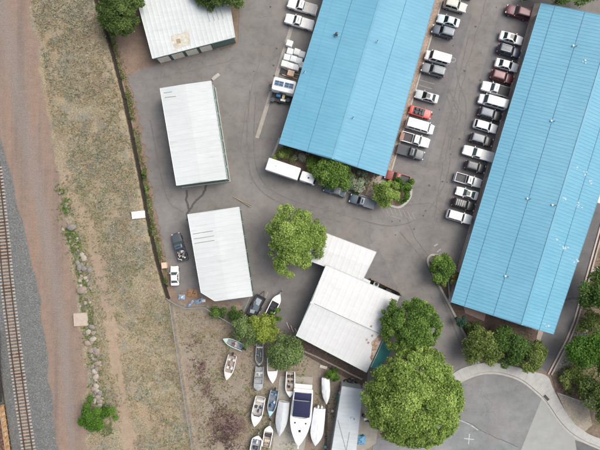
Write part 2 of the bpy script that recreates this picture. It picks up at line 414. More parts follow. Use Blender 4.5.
# darker bays and patches
overlay('pavement_patch', [(378, 249), (398, 290), (406, 300), (384, 300), (362, 281), (376, 254)], .004, ASPHALT_PATCH)
overlay('pavement_patch', [(440, 6), (472, 14), (426, 168), (396, 158)], .004, ASPHALT_PATCH)
overlay('pavement_patch', [(500, 8), (540, 20), (478, 232), (440, 222)], .004, ASPHALT_PATCH)
overlay('pavement_patch', [(613, 180), (603, 213), (572, 325), (547, 372), (540, 366), (535.5, 350), (542, 330), (556, 320), (590, 190)], .004, ASPHALT_DK)
overlay('driveway_apron', [(458, 372), (478, 361.5), (484, 367), (466, 378)], .008, PALECONC)
# cul-de-sac
KERB = [(452, 388), (458, 382), (465, 378), (476, 373.5), (488, 371.5), (503, 372.7), (521, 379), (536, 390.5), (546, 400.5), (561, 422), (576.6, 436), (600, 447), (640, 462)]
KS = smooth_path(KERB, 5)
overlay('road', [(430, 395), (440, 388)]+KS+[(640, 560), (330, 560), (355, 470), (376, 445), (400, 430)], .0, ASPHALT_CUL)
overlay('road_patch', [(543, 395.5), (546.5, 401), (561, 422.5), (576.6, 436.5), (590, 443), (600, 500), (515, 500), (521, 450)], .004, PALECONC)
overlay('road_patch', [(600, 448), (640, 464), (640, 500), (585, 500), (575, 440)], .009, ASPHALT_DK)
overlay('road_patch', [(452, 416), (460, 418), (518, 447.5), (516, 500), (400, 500), (405, 452), (440, 430)], .005, asphalt('asphalt_court_light', .2, tint=(.96, 1, .99)))
overlay('road_patch', [(373, 440), (400, 430), (440, 440), (452, 448), (452, 500), (370, 500)], .009, asphalt('asphalt_court_grey', .23, tint=(1, .99, 1)))
SWO = smooth_path([(440, 384), (455, 372), (468, 366), (488, 362.5), (508, 365), (533.5, 371.5), (547.5, 376.5), (554, 390.5), (569, 417), (584, 431), (600, 438.5), (640, 452)], 5)
mb = MB(); mb.prism(pts(SWO)+pts(KS[2:])[::-1], -.05, .13)
o = mb.build('sidewalk', SIDEW); tag(o, kind='structure')
bm = bmesh.new(); bm.from_mesh(o.data); bmesh.ops.triangulate(bm, faces=bm.faces); bm.to_mesh(o.data); bm.free()
mb = MB(); ribbon(mb, pts([(q[0]-.2, q[1]+1.6) for q in KS[2:]]), .42, .006, .016); tag(mb.build('gutter', CONCRETE), kind='structure')
mb = MB()
for k in range(4, len(SWO)-2, 2):     # control joints of the pavement
    a = np.array(at(*SWO[k])); j = min(range(len(KS)), key=lambda i: math.dist(KS[i], SWO[k])); b = np.array(at(*KS[j])); d = (b-a)
    ribbon(mb, [tuple(a+d*.03), tuple(a+d*.97)], .025, .12, .1335)
tag(mb.build('pavement_joint', M('joint_dark', (.2, .195, .18), .9)), kind='structure')
# drain grate in the kerb
mb = MB(); c = at(546, 397.5); mb.box((c[0], c[1], .07), (1.3, .55, .16), R(-48)); mb.box((c[0]-.1, c[1]-.12, .09), (1.1, .1, .14), R(-48))
tag(mb.build('storm_drain', M('drain_dark', (.05, .045, .04), .8)), 'dark storm drain inlet in the kerb of the turning circle', 'storm drain')
# painted cross and the joint through the court
mb = MB(); c = at(469, 439)
mb.box((c[0], c[1], .012), (2.0, .15, .006), R(-6)); mb.box((c[0], c[1], .0125), (.15, 2.1, .006), R(-6))
tag(mb.build('painted_cross', M('fresh_white', (.5, .51, .5), .7, .15, 4, dirt=(.25, .25, .25), dirt_amt=.6, dscale=3, dth=.5)), 'white survey cross painted on the turning circle asphalt', 'road marking')
mb = MB(); ribbon(mb, jitter_path(pts([(453, 418), (472, 424), (484, 432), (518, 447)]), .6, .05, 3), .16, .006, .012); tag(mb.build('road_seam', TAR), kind='structure')
mb = MB(); ribbon(mb, jitter_path(pts([(455, 419), (462, 421), (470, 424.5), (478, 430)]), .9, .12, 9), .2, .009, .017)
tag(mb.build('painted_line', M('line_pale', (.42, .44, .42), .8, .2, 2, dirt=(.2, .2, .2), dirt_amt=1, dscale=1.8, dth=.5)), kind='structure')

# tar sealed cracks and stains, all flat on the lot
def seams(name, lines, w, mat, z=.008, amp=.1, step=.8):
    mb = MB()
    for i, l in enumerate(lines): ribbon(mb, jitter_path(pts(l), step, amp, i+3), w, z-.004, z+.0007*i)
    return tag(mb.build(name, mat), kind='structure')
seams('pavement_crack', [[(486, 0), (466, 70), (452, 130), (441, 175), (434, 222)], [(420, 70), (445, 85), (462, 112), (452, 140)],
      [(400, 205), (430, 203), (445, 215)], [(404, 212), (416, 240), (428, 255)],
      [(452, 100), (458, 112), (449, 150)]], .09, TAR, .009)
seams('pavement_seam', [[(378, 248), (390, 273), (405, 301)], [(150, 80), (190, 71), (240, 58)], [(262, 50), (246, 110), (240, 150), (252, 180)]], .07, M('seam_grey', (.125, .118, .11), .8), .01)
seams('wet_stain', [[(207, 184), (203, 194), (194, 203), (188, 212), (187, 221)], [(187, 190), (186, 200), (189, 210)]], .42, STAIN, .012, .08, .4)
seams('wet_stain', [[(564, 300.5), (570, 298.5), (579, 298.5)]], .5, STAIN, .013, .1, .4)
mb = MB()
for i in range(46):     # oil spots in the bays
    q = random.choice([(428, 115), (462, 150), (495, 30), (452, 60), (400, 215), (275, 55), (262, 85), (440, 190), (520, 22), (470, 60)])
    c = at(q[0]+random.gauss(0, 13), q[1]+random.gauss(0, 16)); r = random.uniform(.08, .28)
    poly = [(c[0]+r*random.uniform(.6, 1.2)*math.cos(t), c[1]+r*random.uniform(.6, 1.2)*math.sin(t)) for t in np.linspace(0, 6.28, 9)[:-1]]
    mb.add([(*v, .016) for v in poly], [tuple(range(8))])
tag(mb.build('oil_stains', STAIN), kind='structure')
seams('tyre_mark', [smooth_path(q, 5) for q in ([(448, 52), (449, 75), (446, 92), (452, 112), (455, 140)], [(455, 40), (458, 80), (466, 104), (462, 150), (448, 200), (430, 228)], [(452, 140), (446, 180), (424, 214), (390, 226), (340, 214)],
   [(250, 90), (247, 150), (256, 185), (285, 205), (340, 222)], [(256, 92), (254, 150), (263, 182), (291, 200), (345, 215)], [(150, 120), (166, 195), (182, 212)], [(470, 30), (455, 95), (440, 160)], [(400, 232), (428, 268), (455, 330), (468, 365)])], .24, M('tyre_dark', (.138, .13, .122), .85, .2, 1), .011, .03, 1.2)
# faded bay lines
def lines(name, segs, w, mat=WHITELINE, z=.02, **kw):
    mb = MB()
    for a, b in segs: ribbon(mb, pts([a, b]), w, z-.006, z)
    return tag(mb.build(name, mat), **kw)
lines('bay_line', [((526, 22.5), (532, 24.5)), ((441, 39), (427, 35)), ((434, 84), (420, 80)), ((432, 89), (419, 85)), ((421, 160), (405, 155))], .1, kind='structure')
lines('hatched_marking', [((380+i*4.6, 203.5+i*1.35), (383.4+i*4.6, 212+i*1.1)) for i in range(8)]+[((391, 216), (400, 218.5))], .09, kind='structure')
lines('bay_line', [((268, 292), (259, 314)), ((250, 297), (243.5, 312))], .14, kind='structure')
# concrete drainage pan west of the long blue building
mb = MB(); ribbon(mb, pts([(292.5, 24), (257, 138)]), .75, -.05, .012); tag(mb.build('drain_channel', M('tan_concrete', (.31, .285, .245), .85, .12, 1, dirt=(.2, .18, .15), dirt_amt=.5)), kind='structure')
lines('bay_line', [((440, 262-1), (444, 253)), ((434, 246), (438, 244)), ((437, 252), (441, 249))], .3, kind='structure')
# oval scratched mark left of the second bay
mb = MB(); ribbon(mb, [at(453+2.6*math.cos(t), 60+2.2*math.sin(t)) for t in np.linspace(0, 6.28, 12)[:-1]], .11, .012, .019, closed=True)
tag(mb.build('worn_marking', M('faint_line', (.3, .29, .28), .8, .2, 3)), kind='structure')

# planting beds: soil or rock, edged by real kerbs
def bed(name, poly, mat, z=.1):
    mb = MB(); mb.prism(pts(poly), -.1, z); o = mb.build(name, mat)
    bm = bmesh.new(); bm.from_mesh(o.data); bmesh.ops.triangulate(bm, faces=bm.faces); bm.to_mesh(o.data); bm.free()
    return tag(o, kind='structure')
def kerb(path, w=.25, h=.14, mat=CONCRETE, name='kerb', closed=False):
    mb = MB(); ribbon(mb, pts(path), w, -.05, h, closed=closed); return tag(mb.build(name, mat), kind='structure')
bed('rock_bed', [(440, -60), (460, -60), (440.5, 2), (390, 172), (380, 168)], ROCKBED, .09)
kerb([(461, -60), (441.5, 2), (391, 172)], .3, .14)
bed('planting_bed', [(276, 146), (384, 172), (374, 197), (350, 188), (296, 170), (272, 160)], M('bed_mulch', (.2, .14, .11), .95, .4, 3, bmp=.6, dirt=(.1, .08, .06), dirt_amt=.7, dscale=2, dth=.5), .08)
kerb([(280, 138), (271, 160)], .45, .1)
kerb([(318, 184), (352, 193), (374, 199)], .22, .13)
bed('walkway', [(376, 168), (385, 170), (373, 198), (365, 195)], M('pink_concrete', (.34, .27, .22), .85, .12, 1.5, dirt=(.24, .2, .17), dirt_amt=.5), .12)
ISL = smooth_path([(372, 199.5), (376, 186), (384, 180), (396, 176), (408, 181), (411, 190), (409, 199), (400, 207), (390, 205.5), (378, 201.5)], 4)
bed('planting_bed', ISL, M('island_soil', (.19, .14, .1), .95, .4, 3, bmp=.6, dirt=(.09, .07, .05), dirt_amt=.7, dscale=2, dth=.5), .1)
kerb(ISL[:-1], .45, .15, SIDEW, closed=True)
bed('planting_bed', [(429, 262), (441, 258), (449, 268), (450, 302), (541, 332), (535, 349), (540, 367), (528, 368), (504, 366), (484, 366), (478, 361)], SOIL, .1)
kerb(smooth_path([(440, 256), (431, 255), (427.5, 261), (432, 272), (453, 312), (479, 363)], 4), .42, .16, M('kerb_tan', (.37, .34, .29), .85, .12, 1, dirt=(.24, .22, .19), dirt_amt=.4))
kerb([(441, 258), (447, 270), (450, 303)], .3, .14)
bed('walkway', [(463, 305), (486, 312), (484, 321), (465, 313)], M('door_slab', (.28, .2, .16), .85, .15, 2), .14)
bed('walkway', [(538, 330), (543, 331.5), (537, 350), (534, 348)], M('door_slab_pale', (.3, .25, .21), .85, .15, 2), .14)
bed('walkway', [(541, 3), (534, 4), (448, 300), (451, 303)], M('narrow_walk', (.4, .335, .285), .85, .15, 2, dirt=(.16, .13, .11), dirt_amt=.5), .12)
# east edge: double kerb beside the rear drive and the slope beyond
EK = [(634, 108), (604, 213), (573.5, 322), (566, 340), (548, 374)]
kerb(EK, .32, .16, M('kerb_pink', (.4, .34, .3), .85, .12, 1)); kerb([(q[0]+3, q[1]+.6) for q in EK], .3, .22, M('kerb_pink2', (.34, .29, .255), .85, .12, 1))
bed('garden_soil', [(637, 110), (607, 213), (577, 322), (569, 340), (551, 374), (553, 380), (556, 391), (567.5, 418.5), (582, 433.5), (600, 441.5), (640, 456), (680, 300)], M('slope_soil', (.19, .14, .105), .95, .4, 2, bmp=.8, dirt=(.1, .085, .05), dirt_amt=.8, dscale=.6, dth=.48), .04)
bed('rock_bed', [(577, 322), (590, 318), (587, 338), (572, 362), (555, 372), (552, 373), (569, 342)], GREYROCK, .07)
bed('gravel_corner', [(556.5, 392.5), (588, 403.5), (592, 425), (584, 432), (568.5, 417.5)], TANGRAVEL, .08)
bed('dark_soil', [(558, 378), (574, 382), (594, 393), (588, 402), (556, 390.5)], M('red_soil', (.13, .08, .065), .95, .4, 2, bmp=.6), .075)
# the concrete pad of the boat yard, worn slabs
bed('concrete_pad', [(279.5, 376), (313, 377), (312, 392), (304, 452), (300, 500), (266, 500), (273, 440)], M('pad_concrete', (.31, .29, .25), .9, .14, .8, dirt=(.21, .18, .14), dirt_amt=.6, dscale=.5), .03)
sheet('concrete_slab', pts([(363, 383), (371, 386), (379, 420), (376, 443), (352, 460), (357, 420)]), .01, M('slab_tan', (.33, .3, .25), .9, .14, .8, dirt=(.24, .2, .16), dirt_amt=.6, dscale=.5), kind='structure')
sheet('earth_strip', pts([(294, 338), (300, 336), (368, 372), (366, 386), (357, 384), (303, 354)]), .004, M('shade_earth', (.1, .072, .055), .95, .4, 2, bmp=.6), kind='structure')  # bare dirt strip, with the eave's shade put into its dark brown
mb = MB(); ribbon(mb, jitter_path(pts([(303, 350.5), (330, 363), (362, 379)]), 2, .05, 8), .3, -.05, .32)
tag(mb.build('retaining_kerb', M('old_timber', (.27, .23, .2), .9, .2, 3)), 'low weathered timber edging along the dirt strip below the white building', 'edging')

# ------------------------------------------------------------------ buildings
def corr_roof(poly, axis, hfun, period, amp, v0, th=.22):
    """corrugated sheet over a polygon: ribs run across the axis"""
    ax = np.array(axis, float); ax /= np.linalg.norm(ax); ay = np.array((-ax[1], ax[0]))
    P = np.array(poly); U = P@ax; Vv = P@ay; n = len(poly)
    us = list(U); u0 = U.min(); k = 0; prof = []
    while u0+k*period < U.max():
        for f, z in ((0, 0), (.55, 0), (.63, 1), (.92, 1)): us.append(u0+(k+f)*period)
        k += 1
    us = sorted(u for u in us if U.min()+1e-4 <= u <= U.max()-1e-4)
    us = [U.min()+2e-4]+us+[U.max()-2e-4]; rows = []
    for u in us:
        vs = []
        for i in range(n):
            a, b = i, (i+1) % n
            if (U[a]-u)*(U[b]-u) <= 0 and abs(U[a]-U[b]) > 1e-9:
                t = (u-U[a])/(U[b]-U[a]); vs.append(Vv[a]+t*(Vv[b]-Vv[a]))
        if len(vs) < 2: continue
        lo, hi = min(vs), max(vs); f = ((u-u0)/period) % 1
        dz = amp*float(np.interp(f, [0, .55, .63, .92, 1], [0, 0, 1, 1, 0]))
        mid = min(max(v0, lo), hi); row = []
        for v in (lo, (lo+mid)/2, mid, (hi+mid)/2, hi):
            q = ax*u+ay*v; row.append((q[0], q[1], hfun(v)+dz))
        rows.append(row)
    return rows, ax, ay
def inset(poly, d):
    a = sum(poly[i][0]*poly[(i+1) % len(poly)][1]-poly[(i+1) % len(poly)][0]*poly[i][1] for i in range(len(poly)))
    return offset(poly, d if a > 0 else -d, True)
def with_ridge(poly, ay, v0):
    out = []; n = len(poly)
    for i in range(n):
        a, b = np.array(poly[i]), np.array(poly[(i+1) % n]); out.append(tuple(a)); va, vb = a@ay-v0, b@ay-v0
        if va*vb < 0 and abs(va) > .05 and abs(vb) > .05: out.append(tuple(a+(b-a)*(va/(va-vb))))
    return out
def building(name, label, cat, poly_px, he, axis_px, rise, v_ridge=.5, period=.66, amp=.04, roof_mat=None, wall_mat=None, over=.35, trim=None, seams_v=(), base_mat=None):
    poly = pts(poly_px, he); ax = np.array((axis_px[0], -axis_px[1]), float); ax /= np.linalg.norm(ax); ay = np.array((-ax[1], ax[0]))
    cx, cy = np.mean(poly, axis=0); root = thing(name, label, cat, (cx, cy, 0)); poly = [(p[0]-cx, p[1]-cy) for p in poly]
    V = [np.array(p)@ay for p in poly]; lo, hi = min(V), max(V); v0 = lo+(hi-lo)*v_ridge
    sl, sr = rise/max(v0-lo, .1), rise/max(hi-v0, .1)
    def hf(v): return he+rise-(v0-v)*sl if v < v0 else he+rise-(v-v0)*sr
    rows, ax, ay = corr_roof(poly, ax, hf, period, amp, v0)
    mb = MB(); mb.grid(rows); rf = mb.build('roof', roof_mat, root)
    pr = with_ridge(poly, ay, v0); n = len(pr)
    mb = MB()
    for i in range(n):
        a, b = pr[i], pr[(i+1) % n]; za, zb = hf(np.dot(a, ay)), hf(np.dot(b, ay))
        d = np.array(b)-np.array(a); d /= np.linalg.norm(d); nn = np.array((-d[1], d[0]))*.03
        for_ = lambda p, z, s: (p[0]+s*nn[0], p[1]+s*nn[1], z)
        mb.add([for_(a, za+.05, 1), for_(b, zb+.05, 1), for_(b, zb-.24, 1), for_(a, za-.24, 1), for_(a, za+.05, -1), for_(b, zb+.05, -1), for_(b, zb-.24, -1), for_(a, za-.24, -1)],
               [(0,1,2,3),(7,6,5,4),(0,4,5,1),(3,2,6,7)])
    mb.build('fascia', trim or roof_mat, rf)
    wp = inset(poly, over); wr = with_ridge(wp, ay, v0); n = len(wr); mb = MB()
    vs = [(p[0], p[1], -.3) for p in wr]+[(p[0], p[1], hf(np.dot(p, ay))-.04) for p in wr]
    mb.add(vs, [(i, (i+1) % n, n+(i+1) % n, n+i) for i in range(n)])
    wl = mb.build('wall', wall_mat, root)
    if base_mat:
        mb = MB(); ribbon(mb, wp, .34, -.05, .2, closed=True); mb.build('foundation', base_mat, wl)
    # ridge cap
    def span(v):
        us = []
        for i in range(len(poly)):
            a, b = np.array(poly[i]), np.array(poly[(i+1) % len(poly)]); va, vb = a@ay-v, b@ay-v
            if va*vb <= 0 and abs(va-vb) > 1e-6: us.append(float((a+(b-a)*(va/(va-vb)))@ax))
        return (min(us), max(us)) if len(us) >= 2 else None
    def strip(v, w, up, nm, mat, dz=.0):
        u = span(v)
        if not u: return
        a = ax*u[0]+ay*v; b = ax*u[1]+ay*v; z = hf(v)+amp
        mb = MB(); ang = math.atan2(ax[1], ax[0]); c = (a+b)/2
        mb.box((c[0], c[1], z+up/2-.03+dz), (u[1]-u[0]-.05, w, up+.06), ang); return mb.build(nm, mat, rf)
    info = dict(root=root, roof=rf, wall=wl, ax=ax, ay=ay, lo=lo, hi=hi, v0=v0, hf=hf, wp=wp, c=(cx, cy), strip=strip, poly=poly, he=he)
    if rise > .3 and lo+.5 < v0 < hi-.5: strip(v0, .42, .02, 'ridge_cap', roof_mat)
    for v, w, m in seams_v: strip(lo+(hi-lo)*v, w, .012, 'lap_joint', m)
    return info
def on_wall(B, i, t, w, h, z, nm, mat, d=.06, frame=None, parent=None):
    """a panel of width w and height h at fraction t of wall edge i"""
    wp = B['wp']; a = np.array(wp[i]); b = np.array(wp[(i+1) % len(wp)]); dv = b-a; L = np.linalg.norm(dv); dv /= L
    c = a+dv*L*t; n = np.array((dv[1], -dv[0])); cen = -np.mean(wp, axis=0)
    if np.dot(n, c+cen) < 0: n = -n
    ang = math.atan2(dv[1], dv[0])
    mb = MB(); mb.box((*(c+n*.0), z+h/2), (w, d*2, h), ang); o = mb.build(nm, mat, parent or B['wall'])
    if frame:
        mb = MB()
        for (du, dz, ww, hh) in ((-w/2-.04, 0, .09, h+.12), (w/2+.04, 0, .09, h+.12), (0, h/2+.04, w, .09)):
            q = c+dv*du; mb.box((*q, z+h/2+dz), (ww, d*2+.06, hh), ang)
        mb.build(nm+'_frame', frame, o)
    return o
def roof_pt(B, px, py):
    """local roof point seen at a pixel (iterates over the height)"""
    z = B['he']
    for _ in range(6):
        x, y = at(px, py, z); x -= B['c'][0]; y -= B['c'][1]; z = B['hf'](float(np.dot((x, y), B['ay'])))
    return x, y, z

def roof_paint(name, col, col2, rot, stain=(.3, .3, .3), amt=.2, rough=.45, streak=.09):
    m, nt, b = nodes_of(name); p = pos(nt)
    mp = N(nt, 'ShaderNodeMapping', vector_type='TEXTURE'); mp.inputs['Rotation'].default_value = (0, 0, rot); mp.inputs['Scale'].default_value = (3.5, .7, 1)
    nt.links.new(p, mp.inputs['Vector'])
    f = noise(nt, mp.outputs['Vector'], .9, 5, .65); g = noise(nt, p, .13, 4)
    c = ramp(nt, g, [(.35, col), (.65, col2)])
    c = mix(nt, 1.0, c, ramp(nt, f, [(.3, 1-streak), (.7, 1+streak*.7)]), 'MULTIPLY')
    s = ramp(nt, noise(nt, mp.outputs['Vector'], .5, 9, .75), [(.56, 0.0), (.74, 1.0)])
    c = mix(nt, math_(nt, 'MULTIPLY', s, amt), c, stain)
    s2 = ramp(nt, noise(nt, p, 3.2, 6, .75), [(.62, 0.0), (.76, 1.0)])
    c = mix(nt, math_(nt, 'MULTIPLY', s2, amt*.9), c, stain)
    nt.links.new(c, b.inputs['Base Color']); b.inputs['Roughness'].default_value = rough
    b.inputs['Specular IOR Level'].default_value = .3
    return m
AXB = math.atan2(-(-31), 101)   # direction across the blue roofs (down-slope)
BLUE = roof_paint('blue_metal_roof', (.105, .292, .398), (.125, .32, .425), R(-17), (.2, .36, .43), .3, .5, .06)
BLUE_TRIM = M('blue_trim', (.1, .3, .41), .5, .08, 1)
LAP = M('lap_shadow', (.03, .12, .2), .7, .2, 1)
LAP2 = M('lap_faint', (.085, .26, .36), .6, .2, 1)
BRICK = M('brown_stucco', (.2, .15, .12), .9, .15, 2)
DARKB = M('brown_siding', (.46, .385, .33), .8, .15, 2)
WHITE_ROOF = roof_paint('white_metal_roof', (.47, .495, .485), (.52, .545, .535), R(8), (.34, .33, .295), .5, .5, .05)
WHITE_ROOF2 = roof_paint('white_coated_roof', (.49, .495, .49), (.55, .553, .547), R(-24), (.38, .365, .33), .42, .55, .05)
GREENW = M('green_siding', (.12, .185, .16), .7, .12, 2, dirt=(.08, .09, .08), dirt_amt=.4)
PALEGREEN = M('pale_green_trim', (.42, .5, .46), .6, .08, 2)
DOORW = M('roller_door', (.72, .68, .58), .6, .06, 2, dirt=(.4, .33, .26), dirt_amt=.4)

# A: the long blue roofed building in the middle
bA = building('warehouse', 'long blue metal roofed building between the two car parks, trees at its south end', 'building',
    [(279, 143.5), (385.5, 176.5), (452, -62), (342.5, -62)], 4.6, (48, -163), 1.1, .5, period=.66, amp=.014, roof_mat=BLUE, wall_mat=BRICK, trim=BLUE_TRIM, over=.5,
    seams_v=((.735, .07, LAP), (.27, .07, LAP), (.9, .05, LAP2)))
# B: the blue roofed building on the right
bB = building('warehouse', 'wide blue metal roofed building on the right with rows of cars along its west wall', 'building',
    [(451, 302), (552, 333.5), (652, 37), (541, 3)], 3.5, (90, -298), 2.3, .41, period=.66, amp=.03, roof_mat=BLUE, wall_mat=DARKB, trim=BLUE_TRIM, over=.8,
    seams_v=((.885, .07, LAP), (.645, .07, LAP), (.235, .07, LAP), (.045, .05, LAP2)))
for B, i0, n in ((bA, 0, 5), (bB, 0, 4)):
    for k in range(n): on_wall(B, i0, (k+.5)/n, 1.6, 1.2, 1.1, 'window', GLASS, .05, CONCRETE)
for B, i0, n in ((bA, 1, 9), (bB, 3, 10)):
    for k in range(n):
        if k % 2: on_wall(B, i0, (k+.5)/n, 2.6, 2.8, .02, 'door', M('grey_door', (.3, .3, .29), .6), .05, CONCRETE)
        else: on_wall(B, i0, (k+.5)/n, 1.8, 1.2, 1.1, 'window', GLASS, .05, CONCRETE)
for k in range(8): on_wall(bA, 3, (k+.5)/8, 3.2, 3.2, .02, 'door', DOORW, .05, CONCRETE)
for k in range(7): on_wall(bB, 1, (k+.5)/7, 2.6, 2.8, .02, 'door', M('grey_door', (.3, .3, .29), .6), .05, CONCRETE)
# roof fittings: vent pipes with flashing
WHITEV = M('vent_white', (.7, .72, .72), .5, .08, 4)
VBLUE = M('vent_blue', (.2, .42, .55), .5, .1, 4)
VPALE = M('vent_pale', (.42, .52, .56), .5, .1, 4)
def vent(B, px, py, kind='pipe'):
    x, y, z = roof_pt(B, px, py); mb = MB()
    if kind == 'pipe':
        mb.tube([(x, y, z-.05), (x, y, z+.08)], [.28, .2], 10); v = mb.build('roof_vent', VBLUE, B['roof'])
        mb = MB(); mb.tube([(x, y, z), (x, y, z+.75)], .075, 8); mb.tube([(x, y, z+.75), (x, y, z+.85)], [.13, .1], 8); mb.build('pipe', M('pipe_grey', (.16, .17, .17), .6), v)
    elif kind == 'turbine':
        mb.box((x, y, z+.1), (.7, .7, .3), .3); v = mb.build('roof_vent', VBLUE, B['roof'])
        mb = MB(); mb.tube([(x, y, z+.2), (x, y, z+.4), (x, y, z+.65), (x, y, z+.75)], [.2, .34, .3, .05], 12); mb.build('turbine', M('turbine_dark', (.07, .07, .075), .4, metal=.4), v)
    elif kind == 'hood':
        mb.box((x, y, z+.1), (.4, .4, .26), .3, top=(.8, .8)); v = mb.build('roof_vent', VPALE, B['roof'])
        mb = MB(); mb.tube([(x+.5, y-.1, z), (x+.5, y-.1, z+.6)], .07, 8); mb.build('pipe', M('pipe_grey', (.16, .17, .17), .6), v)
    else:   # white sealant patch on the seams: a few irregular daubs
        for k in range(4):
            a, b = x+random.gauss(0, .32), y+random.gauss(0, .3); r = random.uniform(.06, .24)
            zz = B['hf'](float(np.dot((a, b), B['ay'])))+.055
            p = [(a+r*random.uniform(.5, 1.3)*math.cos(t), b+r*random.uniform(.5, 1.1)*math.sin(t)) for t in np.linspace(0, 6.28, 9)[:-1]]
            mb.prism(p, zz-.03, zz+.012)
        mb.build('sealant_patch', M('sealant', (.33, .45, .5), .6, .2, 6), B['roof'])
vent(bA, 336.5, 35, 'turbine'); vent(bA, 377, 42); vent(bA, 304.5, 72); vent(bA, 353, 118)
vent(bB, 573, 46, 'hood'); vent(bB, 551, 121, 'hood'); vent(bB, 527, 198.5, 'hood'); vent(bB, 505, 276, 'hood'); vent(bB, 552, 205, 'hood'); vent(bB, 583.5, 61, 'patch')
for q in ((564.5, 199), (579, 206), (561, 246), (566, 248), (578, 206.5), (574, 260), (576, 168.5), (585, 174), (590, 183), (558, 239.5), (548, 325), (545, 323)): vent(bB, *q, 'patch')
WTRIM = M('white_trim', (.62, .66, .64), .5, .05, 2)
# C, D: two white storage sheds
bC = building('storage_shed', 'long narrow white metal roofed shed, northern one of the two beside the embankment', 'shed',
    [(176.5, 185.5), (226.5, 179), (211, 81), (160, 88.5)], 4.5, (-16, -97.5), .2, .5, 1.0, .022, WHITE_ROOF, GREENW, .08, WTRIM, base_mat=SIDEW)
bD = building('storage_shed', 'white metal roofed shed with a clipped corner south of the other shed', 'shed',
    [(201, 292.5), (215, 301), (252.5, 296), (239, 207), (187.5, 214.5)], 4.0, (-13.2, -80), .2, .5, .9, .022, WHITE_ROOF, GREENW, .2, WTRIM)
for k in range(7): on_wall(bC, 1, (k+.5)/7, 2.3, 2.5, .02, 'door', M('green_roller', (.09, .13, .115), .6), .04, PALEGREEN)
for k in range(6): on_wall(bD, 2, (k+.5)/6, 2.3, 2.5, .02, 'door', M('green_roller', (.09, .13, .115), .6), .04, PALEGREEN)
def roof_line(B, p, q, w, mat, nm='lifted_seam', up=.02, amp=.04):
    a = np.array(roof_pt(B, *p)); b = np.array(roof_pt(B, *q)); c = (a+b)/2; d = b-a
    mb = MB(); n = 2; nx = np.array((-d[1], d[0], 0)); nx = nx/np.linalg.norm(nx)*w/2; u = np.array((0, 0, amp+up))
    m_ = np.array((c[0], c[1], B['hf'](float(np.dot(c[:2], B['ay'])))))
    for s0, s1 in ((a, m_), (m_, b)):
        mb.add([s0-nx+u, s1-nx+u, s1+nx+u, s0+nx+u, s0-nx, s1-nx, s1+nx, s0+nx], [(0,1,2,3),(0,4,5,1),(1,5,6,2),(2,6,7,3),(3,7,4,0)])
    return mb.build(nm, mat, B['roof'])
DKLINE = M('dark_seam', (.2, .205, .2), .7, .2, 2)
for k, (x0, x1, y) in enumerate(((193, 213, 234), (194, 214, 239), (194.5, 214.5, 243.5))): roof_line(bD, (x0, y), (x1, y-3.2), .1, DKLINE)
for y in (226,): roof_line(bD, (196, y), (208, y-2), .07, M('faint_seam', (.5, .5, .48), .7))
for (x0, x1, y) in ((164, 172, 93), (165, 176, 97.5)): roof_line(bC, (x0, y), (x1, y-1.2), .08, DKLINE)
# E: garage block at top left
bE = building('garage_block', 'white roofed garage block at the top with four pale doors in its green front', 'garage',
    [(152.5, 58.5), (235, 37), (222, -45), (130, -28)], 3.3, (82, -21), .25, .55, .9, .02, WHITE_ROOF, GREENW, .25, WTRIM)
for k in range(4): on_wall(bE, 0, .095+k*.178, 2.3, 2.5, .02, 'garage_door', DOORW, .12, M('mint_post', (.07, .11, .1), .6))
for k, x in enumerate((207, 211.5, 216, 220.5)): roof_line(bE, (x, 12-k*.7), (x+3, 22-k), .08, DKLINE)
CREAM = M('bare_patch', (.5, .485, .41), .8, .2, 1.2, dirt=(.33, .29, .22), dirt_amt=.6, dscale=1.6, dth=.5)
def roof_patch(B, lst, mat, nm='patch', up=.045, jit=.12, seed=1):
    q = jitter_path([roof_pt(B, *p)[:2] for p in lst], .5, jit, seed, True)
    mb = MB(); mb.add([(x, y, B['hf'](float(np.dot((x, y), B['ay'])))+up) for x, y in q], [tuple(range(len(q)))])
    return mb.build(nm, mat, B['roof'])
roof_patch(bE, [(171, 36), (188, 30.5), (191, 43), (174, 51)], CREAM, seed=4)
roof_patch(bE, [(176, 39.5), (180, 38.5), (181, 43), (177, 44)], M('rust_core', (.3, .23, .15), .8, .3, 3), up=.052, seed=5)
# F: white building in the middle of the yard
bF = building('workshop', 'white coated roof workshop with a rusted corner beside the big trees', 'building',
    [(296, 335.5), (366.5, 372.5), (399.5, 296.5), (326, 265)], 4.2, (73, 33), .7, .5, 1.2, .018, WHITE_ROOF2, GREENW, .25, M('green_gutter', (.36, .44, .41), .6, .1, 2))
bG = building('workshop', 'smaller white flat roofed wing joined to the upper side of the workshop', 'building',
    [(300.5, 257.5), (362.5, 280.6), (376.5, 252), (314, 228.5)], 3.6, (62, 23), .12, .5, 1.2, .018, WHITE_ROOF2, GREENW, .25, M('pale_gutter', (.45, .46, .43), .6, .1, 2))
roof_line(bF, (314, 303.5), (379, 333.5), .12, DKLINE, 'ridge_joint')
for k in range(5): on_wall(bF, 3, (k+.5)/5, 1.4, 1.3, 1.1, 'window', GLASS, .05, PALEGREEN)
for k in range(3): on_wall(bG, 1, (k+.5)/3, 1.6, 2.3, .02, 'door', M('dark_green_door', (.05, .08, .07), .6), .05, PALEGREEN)
RUST = M('rusted_sheet', (.26, .16, .1), .85, .35, 2.5, bmp=.4, dirt=(.5, .45, .38), dirt_amt=.8, dscale=1.6, dth=.5)
roof_patch(bF, [(371, 343), (376, 338), (382, 333), (381.5, 338), (377, 348), (371.5, 361), (370, 357), (372, 349)], RUST, 'rust_patch', seed=6)
for i, q in enumerate(((366.5, 340), (372, 336), (371, 326.5), (368, 343))):
    roof_patch(bF, [(q[0]-1.2, q[1]), (q[0], q[1]-1.6), (q[0]+1.6, q[1]-1), (q[0]+.6, q[1]+1.2)], RUST, 'rust_patch', seed=10+i, jit=.08)
